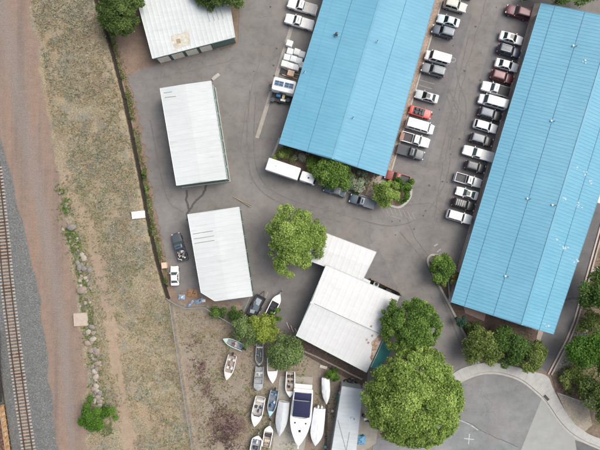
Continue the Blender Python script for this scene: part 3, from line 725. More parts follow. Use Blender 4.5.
# teal lean-to canopy on its east side
w = pts([(382.7, 340), (391.5, 351), (378.5, 370), (370.5, 366.5)], 3.0)
root = thing('canopy', 'teal metal lean-to canopy against the rusted end of the workshop', 'canopy', (*w[0], 0))
lp = [(p[0]-w[0][0], p[1]-w[0][1]) for p in w]
mb = MB(); zz = (3.3, 2.8, 2.8, 3.3); mb.slab([(*p, z) for p, z in zip(lp, zz)], .06, .03, out=(0, 0, 1)); mb.build('roof', M('teal_sheet', (.06, .27, .25), .5, .12, 1, dirt=(.05, .2, .2), dirt_amt=.4), root)
mb = MB(); mb.tube([(*lp[0], 3.36), (*lp[3], 3.36)], .09, 8); mb.build('gutter', M('pale_gutter2', (.5, .58, .52), .6), root)
for p in lp[1:3]:
    mb = MB(); mb.tube([(p[0]*.95, p[1]*.98, -.2), (p[0]*.95, p[1]*.98, 2.8)], .06, 8); mb.build('post', CHROME, root)
# fenced pen by the workshop
pen = pts([(371, 279), (398, 291.5), (401, 296)], 1.0)
def plank_fence(path, h, label, mat, z=0, name='wooden_fence'):
    root = thing(name, label, 'fence', (*path[0], z)); P = [(p[0]-path[0][0], p[1]-path[0][1]) for p in path]
    mb = MB(); ribbon(mb, P, .05, .05, h); mb.build('panel', mat, root)
    for a, b in zip(P[:-1], P[1:]):
        k = max(1, int(math.dist(a, b)/2.4))
        for i in range(k):
            q = (a[0]+(b[0]-a[0])*i/k, a[1]+(b[1]-a[1])*i/k); mb = MB(); mb.box((q[0], q[1], h/2), (.13, .13, h+.12)); mb.build('post', WOOD, root)
    return root
plank_fence(pen, 1.9, 'brown board fence closing a small pen beside the workshop', M('brown_board', (.2, .13, .08), .85, .25, 4))
sheet('pen_floor', pts([(369, 281), (397, 293.5), (394, 299), (366, 286)]), .009, M('pen_dark', (.06, .055, .05), .9, .3, 2), kind='structure')
for i, (x, y, m_, lb) in enumerate(((376, 284, CHROME, 'grey air conditioning unit inside the small pen, nearest the wing'), (388, 291, M('rusty_box', (.2, .1, .06), .8, .3, 3), 'rusty steel box inside the small pen beside the board fence'))):
    c = at(x, y, .5); root = thing('air_conditioner' if i == 0 else 'steel_box', lb, 'air conditioner' if i == 0 else 'box', (*c, 0), R(-24))
    mb = MB(); mb.box((0, 0, .45), (1.1, .8, .9)); mb.build('cabinet', m_, root)
    mb = MB(); mb.tube([(0, 0, .9), (0, 0, .94)], .32, 14) if i == 0 else mb.box((0, 0, .93), (1.16, .86, .05)); mb.build('fan_grille' if i == 0 else 'lid', BLACKP, root)
c = at(366, 281.5, 3); mb = MB(); mb.prism([at(*q, 3.4) for q in ((363, 277.5), (370.5, 281), (369.5, 285), (361.5, 281.5))], 3.2, 3.45)
o = mb.build('link_roof', WHITE_ROOF2); o.parent = bG['root']; o.location = (-bG['c'][0], -bG['c'][1], 0)

# ------------------------------------------------------------------ embankment wall and fences
emb = [(xe(y)+.3, y) for y in list(range(-60, 300, 20))+[298]]
root = thing('retaining_wall', 'low dark timber retaining wall along the foot of the dry grass embankment', 'retaining wall', (*at(*emb[0]), 0))
o0 = at(*emb[0]); P = [(p[0]-o0[0], p[1]-o0[1]) for p in pts(emb)]
mb = MB()
for i in range(4): ribbon(mb, jitter_path(P, 2.0, .05, i), .26-.04*i, -.1+.38*i, .27+.38*i)
mb.build('timber', M('dark_timber', (.028, .022, .017), .9, .3, 2), root)
mb = MB()
for p in jitter_path(P, 2.4, .0, 1): mb.box((p[0]+.12, p[1], .7), (.14, .14, 1.55))
mb.build('post', M('dark_timber', (.06, .047, .037)), root)

def wire_mat():
    m, nt, b = nodes_of('chain_link'); tc = N(nt, 'ShaderNodeTexCoord').outputs['UV']
    w = N(nt, 'ShaderNodeTexBrick'); w.inputs['Scale'].default_value = 1; w.inputs['Mortar Size'].default_value = .012
    w.inputs['Color1'].default_value = (0, 0, 0, 1); w.inputs['Color2'].default_value = (0, 0, 0, 1); w.inputs['Mortar'].default_value = (1, 1, 1, 1)
    w.inputs['Brick Width'].default_value = .12; w.inputs['Row Height'].default_value = .12; w.offset = 0
    nt.links.new(tc, w.inputs['Vector'])
    nt.links.new(w.outputs['Color'], b.inputs['Alpha']); b.inputs['Base Color'].default_value = (.4, .41, .41, 1); b.inputs['Metallic'].default_value = .5; b.inputs['Roughness'].default_value = .5
    return m
WIRE = wire_mat()
def chain_fence(path_px, label, h=1.8, slats=None, step=2.6):
    w = pts(path_px); o0 = w[0]; P = jitter_path([(p[0]-o0[0], p[1]-o0[1]) for p in w], step, .03, 4)
    root = thing('chain_link_fence', label, 'fence', (*o0, 0))
    mb = MB()
    def zz(p): return float(ground_z(np.array([(p[0]+o0[0])/S+300]), np.array([225-(p[1]+o0[1])/S]))[0])
    vs = []; fs = []; uv = []; acc = 0
    for i, p in enumerate(P):
        if i: acc += math.dist(P[i-1], p)
        z = zz(p); vs += [(p[0], p[1], z+.03), (p[0], p[1], z+h-.03)]; uv += [(acc, 0), (acc, h)]
        if i: fs.append((2*i-2, 2*i, 2*i+1, 2*i-1))
    me = bpy.data.meshes.new('mesh'); me.from_pydata(vs, [], fs); me.materials.append(WIRE); ul = me.uv_layers.new(name='uv')
    for l in me.loops: ul.data[l.index].uv = uv[l.vertex_index]
    ob = bpy.data.objects.new('wire_mesh', me); COL.objects.link(ob); ob.parent = root
    mb = MB(); mb.tube([(p[0], p[1], zz(p)+h) for p in P], .05, 6); mb.build('top_rail', CHROME, root)
    for i, p in enumerate(P):
        mb = MB(); z = zz(p); mb.tube([(p[0], p[1], z-.2), (p[0], p[1], z+h+.06)], .055, 6); mb.build('post', CHROME, root)
    return root
chain_fence([(172, 302), (177, 336), (183, 375), (189, 412), (196, 455), (201, 480)], 'grey chain link fence running down between the dry field and the boat yard')
chain_fence([(169, 297), (178, 303), (188, 307), (206, 306), (220, 315), (236, 324), (246, 331)], 'grey chain link fence along the top of the boat yard below the sheds')
chain_fence([(555.5, 391.3), (587, 402.5)], 'short thin fence beside the gravel corner at the turning circle', 1.1)

# ------------------------------------------------------------------ railway
TRK = smooth_path([(-22, 60), (-8, 150), (1, 224), (6.5, 280), (13, 336), (20, 390), (28.5, 450), (38, 510)], 12)
tw = pts(TRK, .4); root = thing('railway_track', 'railway track with tan sleepers and two rusty rails on grey ballast', 'railway', (*tw[30], .2))
L = [(p[0]-tw[30][0], p[1]-tw[30][1]) for p in tw]
RAIL = M('rail_steel', (.1, .075, .06), .5, .2, 3, metal=.5)
for sgn in (-1, 1):
    mb = MB(); q = offset(L, sgn*.75); ribbon(mb, q, .15, .12, .15); ribbon(mb, q, .03, .14, .25); ribbon(mb, q, .08, .245, .29); mb.build('rail', RAIL, root)
mb = MB(); ribbon(mb, L, 2.3, .0, .045); mb.build('track_bed', M('oily_ballast', (.085, .07, .06), .95, .4, 5, bmp=.6), root)
TIEW = M('sleeper_wood', (.33, .245, .185), .85, .25, 2.5); TIEP = M('sleeper_end', (.36, .34, .3), .8, .2, 3)
mb = MB(); mb.box((0, 0, .02), (2.1, .27, .2)); mb.box((-1.22, 0, .03), (.34, .27, .2), mi=1); mb.box((1.22, 0, .03), (.34, .27, .2), mi=1)
for sx in (-.75, .75): mb.box((sx, 0, .125), (.3, .2, .03), mi=2)
tie = None; d = 0; nxt = 0
for a, b in zip(L[:-1], L[1:]):
    seg = math.dist(a, b)
    while nxt < d+seg:
        t = (nxt-d)/seg; x, y = a[0]+(b[0]-a[0])*t, a[1]+(b[1]-a[1])*t; py = 225-(y+tw[30][1])/S
        if 168 < py < 470:
            if tie is None: o = tie = mb.build('sleeper', [TIEW, TIEP, RAIL], root)
            else: o = tie.copy(); COL.objects.link(o); o.parent = root
            o.location = (x, y, .05); o.rotation_euler.z = math.atan2(b[1]-a[1], b[0]-a[0])+math.pi/2+random.gauss(0, .015)
        nxt += .66
    d += seg
# the edge of freight wagons on the neighbouring track
def wagon(py0, py1, dx, label, mat, mat2, load):
    ys = np.linspace(py0, py1, 2); cs = [at(np.interp(y, [380, 450, 520], [-2.5, 7.3, 17.5])+dx, y, 0) for y in ys]
    a, b = np.array(cs[0]), np.array(cs[1]); ang = math.atan2(*(b-a)[::-1]); Lc = np.linalg.norm(b-a); c = (a+b)/2
    root = thing('freight_wagon', label, 'wagon', (*c, .25), ang)
    mb = MB(); Wd = 1.45
    mb.box((0, 0, 1.1), (Lc, 2*Wd-.1, .3)); mb.box((0, Wd, 1.65), (Lc, .1, 1.2)); mb.box((0, -Wd, 1.65), (Lc, .1, 1.2)); mb.box((-Lc/2, 0, 1.65), (.1, 2*Wd+.1, 1.2)); mb.box((Lc/2, 0, 1.65), (.1, 2*Wd+.1, 1.2)); mb.build('body', mat, root)
    for i in range(int(Lc/1.0)+1):
        for s in (-1, 1): mb = MB(); mb.box((-Lc/2+.1+i*1.0, s*(Wd+.1), 1.62), (.16, .16, 1.15)); mb.build('rib', mat2, root)
    mb = MB()
    for s in (-1, 1): mb.box((0, s*Wd, 2.28), (Lc+.1, .24, .1))
    mb.build('top_rail', mat2, root)
    mb = MB()
    for i in range(60): mb.blob((random.uniform(-Lc/2+.5, Lc/2-.5), random.uniform(-1.1, 1.1), 1.65+random.uniform(0, .35)), [random.uniform(.25, .6)]*3, i, 1, .3)
    mb.box((0, 0, 1.5), (Lc-.2, 2*Wd-.15, .5)); mb.build('load', load, root)
    for s in (-1, 1):
        mb = MB()
        for k in (-.9, .9):
            for y in (-.72, .72): mb.tube([(s*(Lc/2-2)+k, y-.06, .48), (s*(Lc/2-2)+k, y+.06, .48)], .44, 16)
        mb.box((s*(Lc/2-2), 0, .6), (2.4, 1.3, .3)); mb.build('bogie', BLACKP, root)
wagon(403, 478, 0, 'rusty orange open freight wagon at the bottom left edge beside the track', M('rust_orange', (.42, .25, .11), .8, .3, 1.2, dirt=(.6, .55, .48), dirt_amt=.6, dscale=.6), M('rust_brown', (.3, .2, .12), .8, .3, 3), M('scrap', (.12, .07, .045), .9, .5, 3))
wagon(330, 399, -1.5, 'black open freight wagon at the left edge beyond the orange one', M('wagon_black', (.03, .028, .027), .8, .3, 2), M('wagon_black2', (.045, .04, .035), .8, .3, 2), M('coal', (.02, .02, .02), .8, .4, 5))
# second track beneath the wagons
tw2 = pts([(q[0]-21.2, q[1]) for q in TRK], .4); root = thing('railway_track', 'neighbouring track beneath the freight wagons at the left edge', 'railway', (*tw2[50], .2))
L2 = [(p[0]-tw2[50][0], p[1]-tw2[50][1]) for p in tw2]
for sgn in (-1, 1):
    mb = MB(); q = offset(L2, sgn*.75); ribbon(mb, q, .15, .12, .15); ribbon(mb, q, .08, .14, .27); mb.build('rail', RAIL, root)

# ------------------------------------------------------------------ vegetation
def leaf_mat(name, stops, trans=.38):
    m, nt, b = nodes_of(name); A = N(nt, 'ShaderNodeAttribute', attribute_name='tint')
    p = pos(nt); f = math_(nt, 'ADD', math_(nt, 'MULTIPLY', A.outputs['Fac'], .75), math_(nt, 'MULTIPLY', noise(nt, p, .8, 4), .25))
    c = ramp(nt, f, stops); nt.links.new(c, b.inputs['Base Color']); b.inputs['Roughness'].default_value = .65; b.inputs['Specular IOR Level'].default_value = .25
    out = nt.nodes['Material Output']; t = N(nt, 'ShaderNodeBsdfTranslucent'); nt.links.new(c, t.inputs['Color'])
    ms = N(nt, 'ShaderNodeMixShader'); ms.inputs[0].default_value = trans
    nt.links.new(b.outputs[0], ms.inputs[1]); nt.links.new(t.outputs[0], ms.inputs[2]); nt.links.new(ms.outputs[0], out.inputs['Surface'])
    return m
LEAF = {
 'dark': leaf_mat('leaf_dark', [(.1, (.045, .07, .018)), (.5, (.1, .16, .038)), (.9, (.2, .27, .08))]),
 'mid': leaf_mat('leaf_mid', [(.1, (.05, .1, .018)), (.5, (.125, .225, .04)), (.9, (.25, .36, .08))]),
 'light': leaf_mat('leaf_light', [(.1, (.095, .15, .03)), (.5, (.235, .35, .072)), (.9, (.42, .53, .15))]),
 'lime': leaf_mat('leaf_lime', [(.1, (.095, .13, .02)), (.5, (.25, .325, .05)), (.9, (.43, .49, .11))]),
 'olive': leaf_mat('leaf_olive', [(.1, (.062, .09, .02)), (.5, (.155, .22, .052)), (.9, (.34, .38, .12))]),
 'silver': leaf_mat('leaf_silver', [(.1, (0.112, 0.143, 0.077)), (.5, (0.269, 0.330, 0.209)), (.9, (0.561, 0.605, 0.462))]),
 'grey': leaf_mat('leaf_grey', [(.1, (0.079, 0.099, 0.055)), (.5, (0.191, 0.220, 0.143)), (.9, (0.381, 0.396, 0.297))]),
 'bright': leaf_mat('leaf_bright', [(.1, (0.037, 0.084, 0.012)), (.5, (0.092, 0.204, 0.024)), (.9, (0.184, 0.324, 0.054))]),
 'deep': leaf_mat('leaf_deep', [(.1, (.032, .066, .014)), (.5, (.08, .155, .032)), (.9, (.165, .255, .06))]),
 'yellow': leaf_mat('leaf_yellow', [(.1, (0.157, 0.132, 0.022)), (.5, (0.359, 0.286, 0.055)), (.9, (0.539, 0.440, 0.132))]),
 'teal': leaf_mat('leaf_teal', [(.1, (0.018, 0.052, 0.034)), (.5, (0.041, 0.103, 0.069)), (.9, (0.070, 0.149, 0.103))]),
 'soft': leaf_mat('leaf_soft', [(.1, (0.083, 0.128, 0.041)), (.5, (0.179, 0.263, 0.088)), (.9, (0.317, 0.405, 0.162))]),
 'plum': leaf_mat('leaf_plum', [(.1, (.075, .04, .045)), (.5, (.125, .075, .08)), (.9, (.2, .14, .135))]),
 'red': leaf_mat('leaf_red', [(.1, (0.088, 0.046, 0.048)), (.5, (0.164, 0.092, 0.092)), (.9, (0.258, 0.172, 0.149))]),
}
BARK = M('bark', (.13, .1, .075), .95, .3, 6, bmp=.6)
def leaves(P, Nrm, size, tint, name, mat, parent=None, loc=None):
    """one small folded leaf spray per point"""
    n = len(P); a = np.cross(Nrm, RNG.normal(size=(n, 3))); a /= np.linalg.norm(a, axis=1)[:, None]+1e-9; b = np.cross(Nrm, a)
    sz = size[:, None]; k = RNG.uniform(.45, .8, (n, 1)); fold = RNG.uniform(-.25, .1, (n, 1))
    v = np.stack([P-a*sz, P-b*sz*k+Nrm*sz*fold, P+a*sz, P+b*sz*k+Nrm*sz*fold], 1).reshape(-1, 3)
    me = bpy.data.meshes.new(name); me.vertices.add(4*n); me.vertices.foreach_set('co', v.astype(np.float32).ravel())
    me.loops.add(4*n); me.loops.foreach_set('vertex_index', np.arange(4*n, dtype=np.int32))
    me.polygons.add(n); me.polygons.foreach_set('loop_start', np.arange(0, 4*n, 4, dtype=np.int32)); me.polygons.foreach_set('loop_total', np.full(n, 4, np.int32))
    me.update(calc_edges=True); t = me.attributes.new('tint', 'FLOAT', 'FACE'); t.data.foreach_set('value', np.clip(tint, 0, 1).astype(np.float32))
    me.materials.append(mat); me.validate()
    o = bpy.data.objects.new(name, me); COL.objects.link(o)
    if parent: o.parent = parent
    if loc: o.location = loc
    return o
def crown_points(rx, ry, zb, zt, nl, n, leaf, lobe=(.26, .42), seed=0, ragged=.2):
    rg = np.random.default_rng(seed); hz = (zt-zb)/2
    th = rg.uniform(0, 2*np.pi, nl); rad = np.sqrt(rg.uniform(0, 1, nl)); amp = 1+ragged*np.sin(th*3+rg.uniform(0, 6))*rg.uniform(.3, 1, nl)
    lr = rg.uniform(*lobe, nl)*(1.15-.45*rad)
    cx = np.cos(th)*rad*rx*(1-lr*.75)*amp; cy = np.sin(th)*rad*ry*(1-lr*.75)*amp
    dome = np.sqrt(np.clip(1-rad**2*.85, .05, 1)); cz = zb+hz*.35+(zt-zb-hz*.55)*dome*rg.uniform(.62, 1.04, nl)
    rm = (rx+ry)/2; lrx = lr*rm
    pr = lrx**2/np.sum(lrx**2); who = rg.choice(nl, n, p=pr)
    d = rg.normal(size=(n, 3)); d[:, 2] = np.where(d[:, 2] < -.25, -d[:, 2]*.8, d[:, 2]); d /= np.linalg.norm(d, axis=1)[:, None]
    rr = lrx[who]*(1-np.abs(rg.normal(0, .2, n)))*rg.uniform(.8, 1.28, n)
    P = np.stack([cx[who], cy[who], cz[who]], 1)+d*rr[:, None]*np.array([1, 1, .75])
    nr = d*.8+np.array([0, 0, .45])+rg.normal(0, .6, (n, 3)); nr /= np.linalg.norm(nr, axis=1)[:, None]
    lt = rg.normal(.5, .21, nl); tint = lt[who]+rg.normal(0, .2, n)
    size = leaf*rg.uniform(.45, 1.35, n)
    return P, nr, size, tint, list(zip(cx, cy, cz, lrx))
def tree(name, label, px, py, rxp, ryp, h, kind, nl=26, n=6000, leaf=.3, zb=.3, group=None, cat='tree', trunk=True, seed=None, lobe=(.26, .42), ragged=.2, gz=0.0):
    hm = h*.62; cx, cy = at(px, py, hm); k = S*(H-hm)/H; rx, ry = rxp*k*1.1, ryp*k*1.1; leaf *= .72; n = int(n*1.75)
    seed = seed if seed is not None else int(px*7+py*13)
    root = thing(name, label, cat, (cx, cy, gz), 0, group)
    P, nr, sz, ti, lobes = crown_points(rx, ry, h*zb, h, nl, n, leaf, lobe, seed, ragged)
    leaves(P, nr, sz, ti, 'crown' if trunk else 'foliage', LEAF[kind], root)
    rg = random.Random(seed); mb = MB(); tr = max(.04, .028*h) if not trunk else .03*h+.05
    top = (rg.gauss(0, .02)*h, rg.gauss(0, .02)*h, h*.55)
    mb.tube([(0, 0, -.2), (top[0]*.4, top[1]*.4, h*.25), top], [tr*1.3, tr, tr*.6], 8)
    for (lx, ly, lz, lr) in lobes[:14 if trunk else 7]:
        s = rg.uniform(.3, .95); q = (top[0]*s, top[1]*s, h*.55*s)
        mb.tube([q, ((lx+q[0])/2, (ly+q[1])/2, (lz+q[2])/2+h*.03), (lx, ly, lz)], [tr*.5, tr*.32, tr*.1], 6)
    mb.build('trunk' if trunk else 'stem', BARK, root, 40)
    return root
tree('broadleaf_tree', 'large round dark green tree at the top left beside the garage block', 121, 8, 22.5, 28, 8, 'dark', 80, 20000, .22, lobe=(.13, .25), ragged=.08)
tree('broadleaf_tree', 'dark green tree at the top edge overhanging the garage roof', 222, -3, 28, 13, 6.5, 'dark', 26, 8000, .25)
tree('broadleaf_tree', 'light green tree standing alone left of the white workshop wing', 295, 240, 28, 33, 8.5, 'light', 120, 24000, .23, lobe=(.1, .24), ragged=.16)
tree('broadleaf_tree', 'mid green round tree at the corner of the workshop, above the larger yellow green one', 410, 326, 29, 27, 9.5, 'mid', 120, 24000, .24, lobe=(.1, .24), ragged=.08)
tree('broadleaf_tree', 'largest tree, yellow green, between the workshop and the turning circle', 413.5, 397, 46.5, 47.5, 12.5, 'light', 300, 72000, .25, lobe=(.08, .19), ragged=.06)
tree('broadleaf_tree', 'round green tree at the south end of the middle blue roof', 334, 171, 18, 18, 5.5, 'mid', 22, 7000, .22)
tree('shrub', 'olive green shrub beside the white box truck', 284, 155, 11, 9, 2.2, 'olive', 10, 1700, .17, cat='shrub', trunk=False)
tree('shrub', 'silvery shrub between the olive shrub and the round tree', 302, 157, 9, 8, 2.0, 'grey', 9, 1400, .16, cat='shrub', trunk=False)
tree('shrub', 'green shrub under the left side of the round tree', 312, 165, 11, 10, 2.6, 'mid', 10, 1800, .18, cat='shrub', trunk=False)
tree('shrub', 'pale silver shrub right of the round tree beside the walkway', 358, 182, 11, 10, 2.4, 'silver', 12, 2200, .17, cat='shrub', trunk=False)
tree('shrub', 'small pale silver shrub tucked against the round tree', 347, 180, 8, 10, 2.2, 'silver', 9, 1300, .16, cat='shrub', trunk=False)
tree('shrub', 'small dark green shrub below the pale silver one', 357, 192.5, 5, 3, 1.2, 'deep', 6, 600, .14, cat='shrub', trunk=False)
tree('broadleaf_tree', 'light olive tree filling the left half of the kerbed island', 387, 194, 14.5, 12, 4, 'light', 16, 4200, .2)
tree('shrub', 'dark green shrub on the right half of the kerbed island, largest there', 404.5, 184, 9, 8, 2.8, 'bright', 11, 2400, .18, cat='shrub', trunk=False)
tree('shrub', 'dark green shrub at the lower right of the kerbed island', 405, 197, 5, 7, 2.2, 'bright', 8, 1300, .17, cat='shrub', trunk=False)
tree('shrub', 'dark green shrub behind the red pickup on the kerbed island', 395, 183, 6, 5, 2.2, 'mid', 7, 900, .17, cat='shrub', trunk=False)
tree('broadleaf_tree', 'small green tree in the bed at the corner of the right blue roof', 442, 267, 13.5, 14, 4.2, 'mid', 18, 5200, .21)
tree('shrub', 'yellowing shrub touching the small tree at the blue roof corner', 455, 277, 6, 5, 2.6, 'yellow', 8, 900, .17, cat='shrub', trunk=False)
tree('shrub', 'olive shrub below the small tree at the blue roof corner', 446, 282, 8, 5, 2.2, 'olive', 8, 1100, .17, cat='shrub', trunk=False)
tree('shrub', 'bluish green conifer shrub in the dark bed below the blue roof', 460, 321, 6.5, 7, 2.6, 'teal', 8, 1500, .14, cat='shrub', trunk=False)
tree('broadleaf_tree', 'olive brown tree leftmost of those above the turning circle', 482, 348, 19, 19, 5, 'olive', 24, 6800, .23)
tree('broadleaf_tree', 'deep green tree in the middle of those above the turning circle', 507, 347, 20, 19, 5, 'deep', 24, 6800, .23)
tree('broadleaf_tree', 'olive green tree at the right end of those above the turning circle', 529, 355, 16, 15, 4.2, 'olive', 18, 4800, .22)
tree('shrub', 'deep green shrub in the shade between the conifer shrub and the olive tree', 473, 327, 9, 9, 2.2, 'deep', 9, 1500, .17, cat='shrub', trunk=False)
tree('broadleaf_tree', 'dark tree at the right edge beside the rear drive', 600, 294, 20, 24, 6.5, 'deep', 22, 6500, .24)
tree('broadleaf_tree', 'bright green tree at the right edge, tallest on the slope', 596, 352, 25, 21, 6.5, 'bright', 26, 8500, .24)
tree('shrub', 'olive shrub at the right edge between the dark and the bright tree', 592, 323, 15, 12, 2.6, 'olive', 12, 2200, .2, cat='shrub', trunk=False)
tree('shrub', 'loose green shrub with reddish twigs below the bright tree on the slope', 573, 374, 16, 12, 2.0, 'olive', 13, 1900, .18, cat='shrub', trunk=False, ragged=.35)
tree('broadleaf_tree', 'deep green tree at the right edge next to the gravel corner', 602, 396, 21, 28, 5.5, 'dark', 24, 7000, .23)
tree('shrub', 'reddish shrub at the end of the short fence', 588, 383, 7, 7, 1.6, 'red', 7, 700, .16, cat='shrub', trunk=False)
tree('broadleaf_tree', 'green tree at the top right edge behind the right blue roof', 566, -7, 32, 11, 5.5, 'mid', 20, 6000, .22)
tree('shrub', 'dark shrub at the top edge above the maroon car', 531, -4, 10, 8, 2.4, 'dark', 9, 1500, .18, cat='shrub', trunk=False)
tree('broadleaf_tree', 'lime yellow tree below the black trailer in the boat yard', 265, 326, 15, 15, 5, 'lime', 20, 4800, .23, ragged=.3)
tree('broadleaf_tree', 'soft green spreading tree over the boats, right of the lime one', 286, 352, 20, 19, 5, 'soft', 26, 7500, .24, ragged=.25)
tree('broadleaf_tree', 'grey green spreading tree left of the lime one', 249, 331, 18, 13, 4, 'soft', 20, 5200, .23, ragged=.3)
tree('shrub', 'dark shrub under the south edge of the lower shed, left one of a pair', 217, 313, 11, 6, 1.8, 'deep', 11, 1600, .18, cat='shrub', trunk=False, ragged=.3)
tree('shrub', 'dark shrub under the south edge of the lower shed, right one of a pair', 235, 316, 11, 8, 2.2, 'deep', 11, 1900, .18, cat='shrub', trunk=False, ragged=.3)
tree('shrub', 'small bright shrub beside the black covered boat near the lime tree', 276, 315, 6.5, 7, 2.4, 'bright', 7, 1100, .17, cat='shrub', trunk=False)
tree('shrub', 'bright green shrub below the workshop beside the upturned dinghy', 333, 374, 7.5, 8.5, 2.0, 'bright', 9, 1700, .16, cat='shrub', trunk=False)
tree('shrub', 'bright green bush alone beside the dirt road', 96.5, 413, 19.5, 16, 2.4, 'bright', 26, 6500, .17, cat='bush', trunk=False, lobe=(.2, .32), gz=.2)
for i, (x, y, r, k, lb) in enumerate(((152, 172, 3.5, 'dark', 'topmost'), (155, 190, 3, 'mid', 'second from the top'), (158, 231, 4, 'dark', 'middle'), (168, 281, 4, 'dark', 'lowest'))):
    tree('shrub', f'small weedy bush against the retaining wall, {lb} of four', x-8+(i==3)*6, y, r, r*1.4, 1.4, k, 6, 500, .15, cat='bush', trunk=False, group='bushes at the retaining wall')

# scattered low cover: tufts of dry grass and weeds
def scatter(name, n, region, mat, size, h=.12, tint=(.5, .25), seed=0, flat=.6):
    rg = np.random.default_rng(seed); px, py = region(rg, n); X = (px-300)*S; Y = (225-py)*S; Z = ground_z(px, py)
    k = 4; P = np.repeat(np.stack([X, Y, Z], 1), k, 0); m = len(P); sz = np.repeat(size*rg.uniform(.5, 1.5, n), k)
    P[:, :2] += rg.normal(0, 1, (m, 2))*sz[:, None]*.8; P[:, 2] += rg.uniform(.2, 1, m)*h
    nr = rg.normal(0, .5, (m, 3))+np.array([0, 0, flat]); nr /= np.linalg.norm(nr, axis=1)[:, None]
    t = np.repeat(rg.normal(tint[0], tint[1], n), k)+rg.normal(0, .08, m)
    o = leaves(P, nr, sz*rg.uniform(.5, 1, m), t, name, mat); return tag(o, kind='stuff')
STRAW = leaf_mat('straw', [(.0, (.13, .095, .055)), (.35, (.25, .205, .12)), (.6, (.36, .3, .185)), (.78, (.21, .215, .13)), (1, (.5, .45, .34))], .1)
SAGE = leaf_mat('sage', [(.0, (.12, .125, .08)), (.5, (.21, .22, .15)), (1, (.35, .35, .26))], .1)
def field(rg, n):
    py = rg.uniform(-40, 490, n*3); u = rg.uniform(0, 1, n*3); px = xr(py)+4+(xe(py)-xr(py)-5)*u
    keep = (fbm(px*.07, py*.07, 5) > .40) & (pdist(px, py, PATH) > 5); return px[keep][:n], py[keep][:n]
def fit(region):
    return region
def scat(name, n, region, *a, **k):
    rg = np.random.default_rng(k.get('seed', 0)); px, py = region(rg, n)
    return scatter(name, len(px), lambda r, m: (px, py), *a, **k)
scat('dry_grass', 15000, field, STRAW, .12, .14, (.58, .3), seed=1)
def sagef(rg, n):
    py = rg.uniform(-40, 490, n*4); px = xr(py)+6+(xe(py)-xr(py)-8)*rg.uniform(0, 1, n*4); keep = fbm(px*.035, py*.035, 15) > .52; return px[keep][:n], py[keep][:n]
scat('sage_scrub', 3200, sagef, SAGE, .15, .2, (.5, .25), seed=2)
def greenw(rg, n):
    py = rg.uniform(60, 480, n*6); px = xr(py)+10+(xe(py)-xr(py)-12)*rg.uniform(0, 1, n*6); keep = fbm(px*.06, py*.06, 25) > .6; return px[keep][:n], py[keep][:n]
scat('green_weeds', 2200, greenw, LEAF['olive'], .09, .15, (.6, .2), seed=3)
def along(path, w):
    P = np.array(path)
    def f(rg, n):
        k = rg.integers(0, len(P)-1, n); t = rg.uniform(0, 1, n)[:, None]; q = P[k]*(1-t)+P[k+1]*t+rg.normal(0, w, (n, 2)); m = fbm(q[:, 0]*.13, q[:, 1]*.13, 8) > .38; return q[m, 0], q[m, 1]
    return f
scat('weeds', 1500, along([(q[0]-1, q[1]) for q in ROCKS[1:]], 4), LEAF['mid'], .14, .25, (.45, .2), seed=4)
scat('weeds', 750, along([(xe(y)+2.3, y) for y in range(-10, 290, 15)], 1.6), LEAF['olive'], .15, .3, (.4, .2), seed=5)
scat('weeds', 1300, along([(xe(y)+3.2, y) for y in range(30, 290, 15)], 2.2), STRAW, .13, .2, (.3, .2), seed=6)
def yardf(rg, n):
    py = rg.uniform(312, 490, n*3); px = xe(py)+2+rg.uniform(0, 1, n*3)*(270-xe(py)); keep = (fbm(px*.08, py*.08, 55) > .45); return px[keep][:n], py[keep][:n]
scat('yard_grass', 5200, yardf, STRAW, .11, .1, (.42, .25), seed=7)
scat('yard_weeds', 2400, lambda r, n: (lambda a, b: (a[fbm(a*.08, b*.08, 66) > .55], b[fbm(a*.08, b*.08, 66) > .55]))(r.uniform(190, 340, n*3), r.uniform(330, 470, n*3)), LEAF['olive'], .1, .15, (.55, .2), seed=8)
scat('purple_weeds', 2200, lambda r, n: (lambda a, b: (a[fbm(a*.1, b*.1, 77) > .44], b[fbm(a*.1, b*.1, 77) > .44]))(224+r.normal(0, 10, n)+r.uniform(-4, 4, n), 434+r.normal(0, 17, n)), LEAF['plum'], .085, .2, (.45, .2), seed=9)
scat('red_weeds', 900, along([(194, 340), (203, 380), (215, 420)], 5), LEAF['plum'], .09, .15, (.6, .2), seed=10)
scat('slope_cover', 2200, lambda r, n: (lambda y, u: (np.interp(y, [200, 322, 340, 374, 400], [614, 579, 572, 556, 566])+u*45, y))(r.uniform(215, 395, n), r.uniform(0, 1, n)), LEAF['olive'], .17, .25, (.4, .25), seed=11)
scat('bed_cover', 700, lambda r, n: (lambda b, t: (462+(b-322)*.55+t*(532-462-(b-322)*.55), b))(r.uniform(325, 360, n), r.uniform(.08, 1, n)), LEAF['deep'], .16, .25, (.4, .25), seed=12)
scat('bed_cover', 500, lambda r, n: (lambda t: (284+t*92, 152+t*34+r.normal(0, 4, n)))(r.uniform(0, 1, n)), LEAF['olive'], .15, .25, (.4, .25), seed=13)

